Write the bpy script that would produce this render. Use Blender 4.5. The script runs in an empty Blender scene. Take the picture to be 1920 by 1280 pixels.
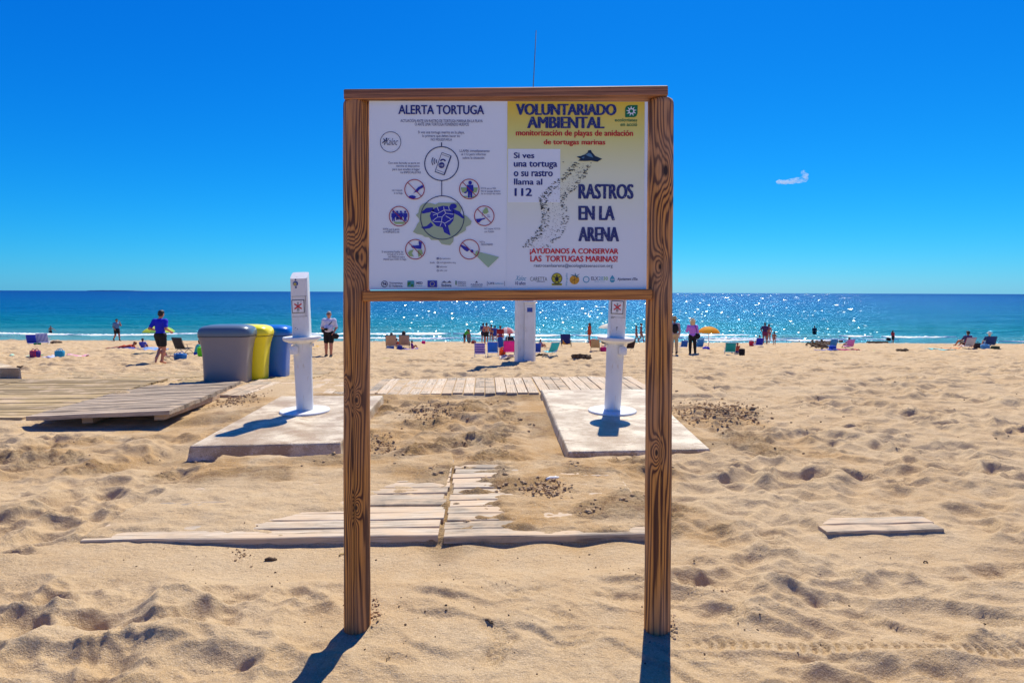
import bpy, math, random
import numpy as np
from mathutils import Vector, Matrix, Euler

random.seed(7)
rng = np.random.default_rng(7)
PI = math.pi
R = math.radians
scene = bpy.context.scene
C = scene.collection

# ------------------------------------------------------------------ camera
F = 1100.0                       # focal length in pixels of a 1920 wide picture
CAM = Vector((0.0, 0.0, 1.6))
PITCH, ROLL, AXIS_ROW = R(1.0), 0.0036, 567.0
cam_data = bpy.data.cameras.new('camera')
cam = bpy.data.objects.new('camera', cam_data)
C.objects.link(cam)
cam_data.sensor_width = 36.0
cam_data.lens = F / 1920.0 * 36.0
cam_data.shift_y = -(640.0 - AXIS_ROW) / 1920.0
cam_data.clip_start = 0.05
cam_data.clip_end = 120000.0
CAM_ROT = (Matrix.Rotation(PI / 2 - PITCH, 3, 'X') @ Matrix.Rotation(ROLL, 3, 'Z'))
cam.matrix_world = Matrix.Translation(CAM) @ CAM_ROT.to_4x4()
scene.camera = cam

# ------------------------------------------------------------------ light
SUN_AZ, SUN_EL = R(15.0), R(53.0)      # azimuth measured from +Y towards +X
world = bpy.data.worlds.new('World')
scene.world = world
world.use_nodes = True
wn, wl = world.node_tree.nodes, world.node_tree.links
wn.clear()
sky = wn.new('ShaderNodeTexSky')
sky.sky_type = 'NISHITA'
sky.sun_disc = False
sky.sun_elevation = SUN_EL
sky.sun_rotation = SUN_AZ
sky.altitude = 0
sky.air_density = 1.0
sky.dust_density = 0.15
sky.ozone_density = 4.0
# the deep, polarised looking blue of this sky: one power curve per colour channel over the whole sky
bgn = wn.new('ShaderNodeBackground')
bgn.inputs['Strength'].default_value = 0.15
wo = wn.new('ShaderNodeOutputWorld')
sep, com = wn.new('ShaderNodeSeparateColor'), wn.new('ShaderNodeCombineColor')
wl.new(sky.outputs[0], sep.inputs[0])
for ch, (pw, gain, cap) in enumerate(((3.0, 0.0016, 1.6), (1.22, 0.238, 3.6), (0.68, 1.24, 5.8))):
    p_ = wn.new('ShaderNodeMath'); p_.operation = 'POWER'; wl.new(sep.outputs[ch], p_.inputs[0]); p_.inputs[1].default_value = pw
    g_ = wn.new('ShaderNodeMath'); g_.operation = 'MULTIPLY'; wl.new(p_.outputs[0], g_.inputs[0]); g_.inputs[1].default_value = gain
    c_ = wn.new('ShaderNodeMath'); c_.operation = 'MINIMUM'; wl.new(g_.outputs[0], c_.inputs[0]); c_.inputs[1].default_value = cap
    wl.new(c_.outputs[0], com.inputs[ch])
wl.new(com.outputs[0], bgn.inputs['Color'])
wl.new(bgn.outputs[0], wo.inputs['Surface'])

sun_data = bpy.data.lights.new('sun', 'SUN')
sun_data.energy = 5.0
sun_data.angle = R(0.5)
sun_data.color = (1.0, 0.93, 0.78)
sun = bpy.data.objects.new('sun', sun_data)
C.objects.link(sun)
sdir = Vector((math.sin(SUN_AZ) * math.cos(SUN_EL), math.cos(SUN_AZ) * math.cos(SUN_EL), math.sin(SUN_EL)))
sun.rotation_euler = sdir.to_track_quat('Z', 'Y').to_euler()
sun.location = (0, 0, 30)

scene.view_settings.view_transform = 'Standard'
scene.view_settings.look = 'None'
scene.view_settings.gamma = 1.0
scene.view_settings.exposure = 0.35
scene.view_settings.use_curve_mapping = False

# ------------------------------------------------------------------ picture <-> place
def ray(px, py):
    v = Vector(((px - 960.0) / F, -(py - AXIS_ROW) / F, -1.0))
    return CAM_ROT @ v
def at_z(px, py, z):
    d = ray(px, py); t = (z - CAM.z) / d.z
    return CAM + d * t
def at_y(px, py, y):
    d = ray(px, py)
    return CAM + d * (y / d.y)

# ------------------------------------------------------------------ noise
def _h(ix, iy, seed):
    n = (ix.astype(np.int64) * 374761393 + iy.astype(np.int64) * 668265263 + seed * 1442695041) & 0x7fffffff
    n = ((n ^ (n >> 13)) * 1274126177) & 0x7fffffff
    n = (n ^ (n >> 16)) * 2246822519 & 0x7fffffff
    return ((n ^ (n >> 15)) & 0xffffff) / float(0xffffff)
def perlin(x, y, seed=0):
    x0, y0 = np.floor(x), np.floor(y)
    fx, fy = x - x0, y - y0
    u, v = fx * fx * fx * (fx * (fx * 6 - 15) + 10), fy * fy * fy * (fy * (fy * 6 - 15) + 10)
    def g(i, j):
        a = _h(x0 + i, y0 + j, seed) * 2 * PI
        return np.cos(a) * (fx - i) + np.sin(a) * (fy - j)
    a = g(0, 0) * (1 - u) + g(1, 0) * u
    b = g(0, 1) * (1 - u) + g(1, 1) * u
    return (a * (1 - v) + b * v) * 1.5
def fbm(x, y, seed=0, octaves=4, gain=0.5):
    s = 0; a = 1.0
    for i in range(octaves):
        s = s + a * perlin(x * 2 ** i, y * 2 ** i, seed + 31 * i); a *= gain
    return s
def bowls(x, y, seed, power=2.0, keep=1.0):
    """hollows trodden side by side: 0 in each hollow, a crest where two of them meet"""
    xi, yi = np.floor(x), np.floor(y)
    best = np.full(np.shape(x), 9.0)
    for i in (-1, 0, 1):
        for j in (-1, 0, 1):
            cx = xi + i + 0.1 + 0.8 * _h(xi + i, yi + j, seed)
            cy = yi + j + 0.1 + 0.8 * _h(xi + i, yi + j, seed + 5)
            w = _h(xi + i, yi + j, seed + 9)
            d = (x - cx) ** 2 + (y - cy) ** 2
            d = d * (0.75 + 0.9 * w) + 0.5 * np.where(w > keep, 1.0, 0.0)
            best = np.minimum(best, d)
    return np.clip(best, 0, 0.6) ** (power / 2)
def sstep(a, b, x):
    t = np.clip((x - a) / (b - a), 0, 1)
    return t * t * (3 - 2 * t)

# ------------------------------------------------------------------ boardwalk frame
TH = R(2.7)
EX, EY = np.array((math.cos(TH), math.sin(TH))), np.array((-math.sin(TH), math.cos(TH)))
def uv_of(X, Y, o):
    return (X - o[0]) * EX[0] + (Y - o[1]) * EX[1], (X - o[0]) * EY[0] + (Y - o[1]) * EY[1]
def xy_of(o, u, v):
    return o[0] + EX[0] * u + EY[0] * v, o[1] + EX[1] * u + EY[1] * v
def rectmask(u, v, u0, u1, v0, v1, f):
    d = np.maximum(np.maximum(u0 - u, u - u1), np.maximum(v0 - v, v - v1))
    return 1 - sstep(0, f, d)
_base_y = np.array((-60, 0, 3.5, 4.6, 6.0, 8.0, 11.5, 15.0, 40.0, 56.0, 80.0, 400.0))
_base_z = np.array((0.0, 0.0, 0.0, -0.045, -0.12, -0.15, -0.2, -0.43, -2.08, -3.12, -5.2, -40.0))
def base(Y):
    s = 0
    for k in (-0.5, -0.25, 0, 0.25, 0.5):
        s = s + np.interp(Y + k, _base_y, _base_z)
    return s / 5
SEA_Z = -3.1
# slabs under the two foot showers, corners front left, front right, back right, back left
SLAB_Z = -0.03
def quad(pts, z): return [tuple(at_z(px, py, z)[:2]) for px, py in pts]
SLAB_L = quad(((357, 835), (638, 829), (718, 741), (527, 742)), SLAB_Z)
SLAB_R = quad(((1065, 845), (1330, 840), (1209, 729), (1015, 730.5)), SLAB_Z)
FL_O = tuple(at_z(150, 1012.5, 0.03)[:2])     # front deck, left module: front left corner
FL_W, PITCHB = 2.24, 0.147
FR_O = tuple(at_z(831, 1005.5, 0.03)[:2])     # front deck, right module
FR_W = 1.43
TD_O = tuple(at_z(1012, 736, -0.08)[:2])      # transverse deck: front right corner of its middle module
RB_O = tuple(at_z(1552, 995, 0.025)[:2])      # loose pair of boards on the right
GD_FL, GD_FR = at_z(52, 780, 0.0), at_z(322, 768.5, 0.06)
GD_BR, GD_BL = at_z(480, 717.5, -0.09), at_z(300, 716.5, -0.09)
AD_O = tuple(at_z(46, 783, -0.09)[:2])        # brown deck: its front right corner
def deck_top(v): return 0.03 - 0.03 * v

def poly_inside(X, Y, q, f):
    """1 inside the quad q, falling to 0 over f metres outside"""
    d = np.full(np.shape(X), -9.0)
    for i in range(4):
        (x0, y0), (x1, y1) = q[i], q[(i + 1) % 4]
        l = math.hypot(x1 - x0, y1 - y0)
        nx, ny = (y1 - y0) / l, -(x1 - x0) / l
        d = np.maximum(d, (X - x0) * nx + (Y - y0) * ny)
    return 1 - sstep(0, f, d)

def blend(z, m, target): return z * (1 - m) + target * m
def sand(X, Y, detail=True):
    """height of the sand, and how freshly dug and damp it is"""
    X = np.asarray(X, float); Y = np.asarray(Y, float)
    z = base(Y)
    macro = 0.05 * fbm(X * 0.35, Y * 0.35, 3, 3)
    near = 1 - sstep(4.5, 7.0, Y)
    z = z + macro * sstep(6, 14, Y) + 0.35 * macro * near
    # where the sand is trodden, where it is blown smooth
    wx, wy = X + 0.16 * fbm(X * 1.7, Y * 1.7, 11, 2), Y + 0.16 * fbm(X * 1.7 + 9, Y * 1.7, 12, 2)
    left = 1 - sstep(-1.1, -0.45, X + 0.3 * perlin(X, Y, 5))
    right = sstep(0.55, 1.2, X + 0.3 * perlin(X * 0.9, Y * 0.9, 6))
    mid_fore = (1 - left) * (1 - right)
    tread = 1 - near * mid_fore * 0.72
    frontstrip = rectmask(*uv_of(X, Y, FL_O), 0.6, 3.9, -0.5, -0.02, 0.25)
    tread = tread * (1 - 0.6 * frontstrip)
    tread = tread * (0.55 + 0.75 * sstep(-0.35, 0.4, fbm(X * 0.6, Y * 0.6, 21, 2)))
    w2x, w2y = X + 0.07 * fbm(X * 4, Y * 4, 13, 2), Y + 0.07 * fbm(X * 4 + 9, Y * 4, 14, 2)
    b1 = bowls(wx * 2.9, wy * 4.0, 40, 1.9, 0.8)
    b2 = bowls(w2x * 6.6 + 3, w2y * 8.6, 41, 1.5, 0.6)
    b5 = bowls(w2x * 13.0 + 1, w2y * 16.0, 45, 1.4, 0.5)
    dr = rectmask(X, Y, 0.95, 9, 0.5, 3.3, 0.7)
    b3 = bowls(wx * 1.6 + 2, wy * 4.2 + 0.6 * wx, 43, 1.7, 0.9)
    z = z + tread * (0.130 * b1 * (1 - 0.5 * dr) + 0.040 * b2 + 0.006 * b5) - 0.03 * tread + 0.105 * b3 * dr - 0.03 * dr
    far = sstep(6, 13, Y)
    b4 = bowls(wx * 1.7, wy * 2.6, 44, 1.6, 0.75)
    b6 = bowls(X * 0.9 + 0.2 * wx, wy * 1.5, 46, 1.6, 0.7)
    z = z + far * (0.075 * b4 + 0.06 * b6 * sstep(12, 25, Y)) - 0.03 * far
    z = z + 0.006 * np.abs(fbm(X * 3.2, Y * 5.5, 62, 3)) * (0.3 + 0.7 * tread)
    # single deep prints: an oval hollow with a pushed up rim, the heel side steeper
    if detail:
        rp = random.Random(17)
        prints = [(345, 1155, 60, 26), (300, 1190, 48, 24), (442, 1135, 48, 26), (420, 1160, 40, 16), (150, 1130, 38, 22), (110, 1065, 40, 20), (215, 1050, 34, 14), (235, 1030, 24, 12), (60, 1100, 44, 18), (250, 1090, 60, 26), (75, 1010, 40, 14),
                  (175, 1175, 50, 22), (60, 1190, 50, 24), (130, 1240, 60, 26), (560, 1120, 40, 16), (520, 1250, 46, 22), (330, 975, 34, 10), (255, 955, 40, 12), (200, 925, 44, 10), (90, 960, 40, 12), (30, 930, 40, 10),
                  (1350, 1085, 44, 22), (1420, 1050, 40, 18), (1470, 1110, 34, 14), (1340, 1160, 50, 20), (1650, 1095, 26, 20), (1745, 1100, 60, 24), (1480, 1085, 34, 12), (1550, 1120, 46, 14), (1500, 1165, 70, 18), (1700, 1180, 80, 22), (1560, 1220, 80, 22), (1820, 1215, 80, 24), (1870, 1075, 50, 20), (1880, 990, 40, 14),
                  (1290, 1060, 24, 12), (1440, 1000, 36, 12), (1540, 1040, 40, 10), (1640, 1060, 40, 10), (1770, 1010, 40, 12), (1850, 1140, 50, 16), (1280, 1230, 60, 18), (745, 1240, 40, 16), (1060, 1190, 50, 14)]
        prints += [(rp.uniform(-150, 600), rp.uniform(880, 1290), rp.uniform(20, 46), rp.uniform(8, 20)) for _ in range(40)] + [(rp.uniform(1280, 2060), rp.uniform(850, 1290), rp.uniform(20, 46), rp.uniform(8, 20)) for _ in range(60)]
        for (px, py, rw, rh) in prints:
            p = at_z(px, py, 0.0); k = F / p.y
            a_ = rw / k; b_ = max(0.03, 0.8 * rh / k * p.y / 1.6); ang = rp.uniform(-0.6, 0.6); dep = min(0.026, rp.uniform(0.22, 0.34) * min(a_, b_))
            R_ = 2.2 * max(a_, b_)
            m = (np.abs(X - p.x) < R_) & (np.abs(Y - p.y) < R_)
            if not m.any(): continue
            lx, ly = X[m] - p.x, Y[m] - p.y
            uu, vv = lx * math.cos(ang) + ly * math.sin(ang), -lx * math.sin(ang) + ly * math.cos(ang)
            d = np.sqrt((uu / a_) ** 2 + (vv / b_) ** 2) + 0.12 * fbm(lx * 9, ly * 9, int(px) & 63, 2)
            z[m] = z[m] - dep * np.clip(1 - d ** 2, 0, 1) ** 0.8 + 0.30 * dep * np.exp(-((d - 1.18) / 0.24) ** 2)
    # wind ripples, running down to the right
    q = (X * 0.55 + Y * 0.95) * 7.5 + 1.6 * fbm(X * 1.3, Y * 1.3, 51, 3)
    q = q * 0.62
    fr_ = q - np.floor(q); rip = 1 - np.where(fr_ < 0.16, fr_ / 0.16, (1 - fr_) / 0.84) * np.clip(0.55 + 0.9 * fbm(X * 2.2, Y * 2.2, 55, 2), 0, 1.1)
    rmask = sstep(-0.15, 0.45, fbm(X * 0.9 + 4, Y * 0.9, 52, 2)) * (1 - sstep(9, 16, Y))
    z = z + (0.010 + 0.020 * mid_fore * near) * (1 - rip) * rmask * sstep(-1.1, -0.3, X)
    q2 = (X * 0.62 + Y * 0.9) * 21 + 2.2 * fbm(X * 1.9 + 3, Y * 1.9, 53, 3)
    z = z + 0.0042 * (1 - np.abs(np.sin(q2 * PI / 2))) ** 1.3 * sstep(-0.25, 0.35, fbm(X * 1.1 + 14, Y * 1.1, 54, 2)) * (1 - sstep(7, 12, Y))
    z = z + 0.004 * fbm(X * 9, Y * 9, 61, 3) * (1 - sstep(10, 20, Y))
    # dug over, damp sand between the slabs and in front of them
    du, dv = X + 0.35 * fbm(X * 0.9, Y * 0.9, 71, 3), Y + 0.4 * fbm(X * 0.9 + 7, Y * 0.9, 72, 3)
    damp = rectmask(du, dv, -3.1, 0.9, 5.2, 9.6, 0.5)
    damp = np.maximum(damp, rectmask(du, dv, -0.3, 1.15, 4.1, 6.4, 0.4))
    damp = np.maximum(damp, 0.9 * rectmask(du, dv, -4.8, -2.0, 5.3, 6.1, 0.3))
    damp = np.maximum(damp, 0.9 * rectmask(du, dv, -4.7, -3.7, 6.6, 9.2, 0.3))
    damp = np.maximum(damp, 0.9 * rectmask(du, dv, 2.1, 3.3, 6.3, 8.7, 0.4))
    dug = damp * sstep(-0.15, 0.35, fbm(X * 1.3 + 2, Y * 1.3, 73, 3))
    z = z + dug * (0.038 * np.abs(fbm(X * 5.5, Y * 6.5, 74, 4)) - 0.010 + 0.026 * np.abs(fbm(X * 13, Y * 15, 75, 3)) + 0.012 * fbm(X * 30, Y * 30, 76, 2))
    # treaded tyre track along the lower right corner, shoe prints
    rs = random.Random(5)
    if detail:
        for k in range(46):
            px, py = rs.uniform(880, 1900), rs.uniform(770, 1250)
            if k < 6: px, py = rs.uniform(930, 1180), rs.uniform(890, 980)
            p = at_z(px, py, -0.05); a = rs.uniform(-0.7, 0.7) + (PI / 2 if k % 2 else 0)
            ca, sa = math.cos(a), math.sin(a)
            m = (np.abs(X - p.x) < 0.25) & (np.abs(Y - p.y) < 0.25)
            if not m.any(): continue
            lx, ly = X[m] - p.x, Y[m] - p.y
            uu, vv = lx * ca + ly * sa, -lx * sa + ly * ca
            w = 0.045 * (1 - 0.25 * np.sin(uu * 14))
            e = 1 - sstep(0.75, 1.1, np.sqrt((uu / 0.135) ** 2 + (vv / w) ** 2))
            z[m] = z[m] - e * (0.010 + 0.0035 * np.sign(np.sin(uu * 260)))
    ty = 2.60 + 0.03 * np.sin(X * 1.4) - Y
    on = sstep(0.62, 0.8, X)
    flatm = np.exp(-(ty / 0.09) ** 2) * on
    z = blend(z, 0.8 * flatm, base(Y) + 0.012 + 0.010 * perlin(X * 1.1, Y, 66))
    tr = np.exp(-(ty / 0.034) ** 4) * on
    z = z - tr * (0.010 + 0.010 * np.sign(np.sin(X * 120 + np.abs(ty) * 50))) + 0.012 * on * np.exp(-((ty - 0.055) / 0.018) ** 2)
    # ---- the sand meets what lies in it
    # slabs
    z = blend(z, rectmask(*uv_of(X, Y, SLAB_L[0]), -0.15, 1.9, -0.35, 0.1, 0.5) , -0.200 + 0.022 * fbm(X * 2.2, Y * 2.2, 81, 2) + 0.25 * (z - base(Y)))
    z = blend(z, rectmask(*uv_of(X, Y, SLAB_R[0]), -0.25, 1.7, -0.12, 3.9, 0.22), -0.085 + 0.022 * fbm(X * 2, Y * 2, 82, 2) + 0.3 * (z - base(Y)))
    z = blend(z, rectmask(*uv_of(X, Y, SLAB_R[0]), -0.3, -0.02, 0.15, 3.5, 0.15), -0.15 + 0.3 * (z - base(Y)))
    z = blend(z, poly_inside(X, Y, SLAB_L, 0.06), np.minimum(z, -0.16))
    z = blend(z, poly_inside(X, Y, SLAB_R, 0.05), np.minimum(z, -0.12))
    # front deck, left module
    n1 = fbm(X * 2.6, Y * 4.2, 91, 3); n2 = fbm(X * 9, Y * 13, 92, 4, 0.65)
    u, v = uv_of(X, Y, FL_O)
    vis = np.maximum(sstep(0.85, 1.35, u + 0.25 * n1) * (1 - sstep(0.26, 0.48, v + 0.10 * n1)),
                     sstep(1.45, 1.75, u + 0.3 * n1) * (1 - sstep(0.85, 1.15, v + 0.15 * n1)))
    vis = np.maximum(vis, (0.62 + 0.3 * n1) * (1 - sstep(0.10, 0.17, v)) * sstep(0.0, 0.25, u)); vis = np.maximum(vis, 0.95 * (1 - sstep(0.015, 0.05, v)))
    tgt = deck_top(v) + 0.016 + 0.020 * n1 + 0.004 * n2 - vis * (0.036 + 0.022 * n1 + 0.016 * n2) + 0.02 * sstep(1.2, 2.0, v)
    inside = rectmask(u, v, 0.0, FL_W - 0.02, 0.03, 2.0, 0.03)
    fr = rectmask(u, v, 0.0, FL_W, -0.35, -0.012, 0.3) * (1 - sstep(-0.012, 0.01, v))
    z = blend(z, fr, deck_top(0) - 0.014 - 0.046 * sstep(0.0, 1.4, u) + 0.006 * perlin(u * 3.2, v * 3, 93) + 0.12 * (z - base(Y)))
    z = blend(z, inside, tgt)
    # right module
    u, v = uv_of(X, Y, FR_O)
    vis = (1 - sstep(0.20, 0.5, u + 0.22 * n1 + 0.08 * np.sin(v * 43))) * (1 - sstep(1.75, 1.95, v))
    vis = np.maximum(vis, (1 - sstep(0.05, 0.12, v)) * (1 - sstep(0.6, 0.95, u + 0.1 * n1))); vis = np.maximum(vis, 0.95 * (1 - sstep(0.010, 0.04, v)))
    vis = np.maximum(vis, (1 - sstep(0.07, 0.13, v + 0.02 * n1)) * sstep(1.18, 1.3, u + 0.1 * n1))
    tgt = deck_top(v) + 0.013 + 0.012 * n1 + 0.010 * n2 - vis * (0.030 + 0.010 * n2) + 0.25 * dug * (z - base(Y))
    inside = rectmask(u, v, 0.005, FR_W, 0.03, 1.85, 0.03)
    fr = rectmask(u, v, 0.02, FR_W, -0.3, -0.012, 0.25) * (1 - sstep(-0.012, 0.01, v))
    z = blend(z, fr, deck_top(0) - 0.068 + 0.022 * np.abs(np.sin(u * 6.5 + 0.6)) ** 1.5 + 0.010 * sstep(0.9, 1.7, u) + 0.10 * (z - base(Y)))
    z = blend(z, inside, tgt)
    # loose boards
    u, v = uv_of(X, Y, RB_O)
    z = blend(z, rectmask(u, v, -0.05, 0.95, -0.3, -0.01, 0.25), -0.022 + 0.012 * np.abs(np.sin(u * 7.5)) + 0.25 * (z - base(Y)))
    z = blend(z, rectmask(u, v, 0.02, 0.84, 0.02, 0.27, 0.05), 0.006 + 0.025 * sstep(0.02, 0.3, v * 0.9 - 0.5 * (u - 0.12)))
    # transverse deck
    u, v = uv_of(X, Y, TD_O)
    z = blend(z, rectmask(u, v, -5.4, 0.06, -0.3, -0.01, 0.3), -0.165 + 0.05 * sstep(-1.6, -2.6, u) + 0.25 * (z - base(Y)))
    cover = 0.014 * sstep(-2.3, -3.4, u + 0.3 * n1) * sstep(-0.2, 0.3, n1 + 0.25)
    z = blend(z, rectmask(u, v, -5.3, 2.9, 0.0, 1.75, 0.12), -0.105 + cover + 0.005 * n2 + 0.006 * n1)
    # tilted grey deck with a hollow below its front edge
    gu, gv = X - GD_FL.x, Y - GD_FL.y
    z = blend(z, rectmask(gu, gv, 0.15, 2.1, -0.12, 3.3, 0.4), -0.155 - 0.02 * sstep(0.9, 0.0, gv) + 0.2 * (z - base(Y)))
    z = blend(z, rectmask(gu, gv, 1.95, 2.4, 0.5, 3.2, 0.3), -0.09 + 0.3 * (z - base(Y)))
    # brown deck
    u, v = uv_of(X, Y, AD_O)
    z = blend(z, rectmask(u, v, -8.5, 0.0, -0.45, 3.6, 0.12), -0.125 + 0.014 * n1)
    z = blend(z, rectmask(u, v, -8.5, 2.6, 3.6, 6.8, 0.3), base(Y) - 0.012 + 0.05 * sstep(0.0, 0.5, n1 - 0.05 + 0.25 * sstep(5.5, 6.8, v)) + 0.004 * n2)
    # feet of the sign: sand blown up against them
    for sx in (-0.727, 0.683):
        r2 = (X - sx) ** 2 + (Y - 2.76) ** 2
        z = z * (1 - np.exp(-r2 / 0.05)) + np.exp(-r2 / 0.05) * (0.004)
        z = z + 0.022 * np.exp(-((X - sx - 0.09) ** 2 + (Y - 2.80) ** 2) / 0.006)
    # the shore
    z = blend(z, sstep(50, 54, Y), np.interp(Y, _base_y, _base_z) + 0.02 * fbm(X * 0.2, Y * 0.2, 99, 2))
    return z, damp, dug

def ground_at(px, py):
    """where the ray of a picture point meets the beach"""
    a, b = 1.5, 58.0
    d = ray(px, py)
    for _ in range(50):
        m = (a + b) / 2
        if CAM.z + d.z * m / d.y > float(base(np.array(m))): a = m
        else: b = m
    p = CAM + d * (a / d.y)
    return p

# ------------------------------------------------------------------ object helpers
def link(o, parent=None):
    C.objects.link(o)
    if parent is not None: o.parent = parent
    return o
def tag(o, label=None, cat=None, group=None, kind=None):
    if label: o['label'] = label
    if cat: o['category'] = cat
    if group: o['group'] = group
    if kind: o['kind'] = kind
    return o
def thing(name, label, cat, loc=(0, 0, 0), rz=0.0, group=None, s=1.0):
    o = bpy.data.objects.new(name, None)
    o.empty_display_size = 0.1
    o.location = loc; o.rotation_euler = (0, 0, rz); o.scale = (s, s, s)
    link(o)
    return tag(o, label, cat, group)
def relabel(o, label, group=None):
    o['label'] = label
    if group: o['group'] = group
def copy_tree(o, parent=None):
    c = o.copy(); C.objects.link(c)
    if parent is not None: c.parent = parent
    for ch in list(o.children): copy_tree(ch, c)
    return c
def mesh_from(name, V, Fc, mats, smooth=False, fm=None):
    me = bpy.data.meshes.new(name)
    me.from_pydata([tuple(v) for v in V], [], [tuple(f) for f in Fc])
    for m in (mats if isinstance(mats, (list, tuple)) else [mats]): me.materials.append(m)
    if fm is not None: me.polygons.foreach_set('material_index', fm)
    if smooth: me.polygons.foreach_set('use_smooth', [True] * len(me.polygons))
    me.update()
    return me
def put(name, me, parent=None, loc=(0, 0, 0), rot=(0, 0, 0)):
    o = bpy.data.objects.new(name, me)
    o.location = loc; o.rotation_euler = rot
    return link(o, parent)
def grid_mesh(name, P, mat, smooth=True, attrs=None):
    """mesh of a (rows, cols, 3) array of points, made without python lists"""
    r, c = P.shape[:2]
    me = bpy.data.meshes.new(name)
    me.vertices.add(r * c)
    me.vertices.foreach_set('co', P.reshape(-1).astype(np.float32))
    i = np.arange(r * c).reshape(r, c)
    q = np.stack((i[:-1, :-1], i[:-1, 1:], i[1:, 1:], i[1:, :-1]), -1).reshape(-1, 4)
    return _fill(me, q, mat, smooth, attrs)
def _fill(me, q, mat, smooth, attrs=None):
    n = len(q)
    me.loops.add(n * 4); me.polygons.add(n)
    me.loops.foreach_set('vertex_index', q.reshape(-1).astype(np.int32))
    me.polygons.foreach_set('loop_start', np.arange(0, n * 4, 4, dtype=np.int32))
    me.polygons.foreach_set('loop_total', np.full(n, 4, dtype=np.int32))
    me.polygons.foreach_set('use_smooth', np.full(n, smooth))
    for m in (mat if isinstance(mat, (list, tuple)) else [mat]): me.materials.append(m)
    me.update(calc_edges=True)
    for k, a in (attrs or {}).items():
        at = me.attributes.new(k, 'FLOAT', 'POINT')
        at.data.foreach_set('value', a.reshape(-1).astype(np.float32))
    return me

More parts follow.
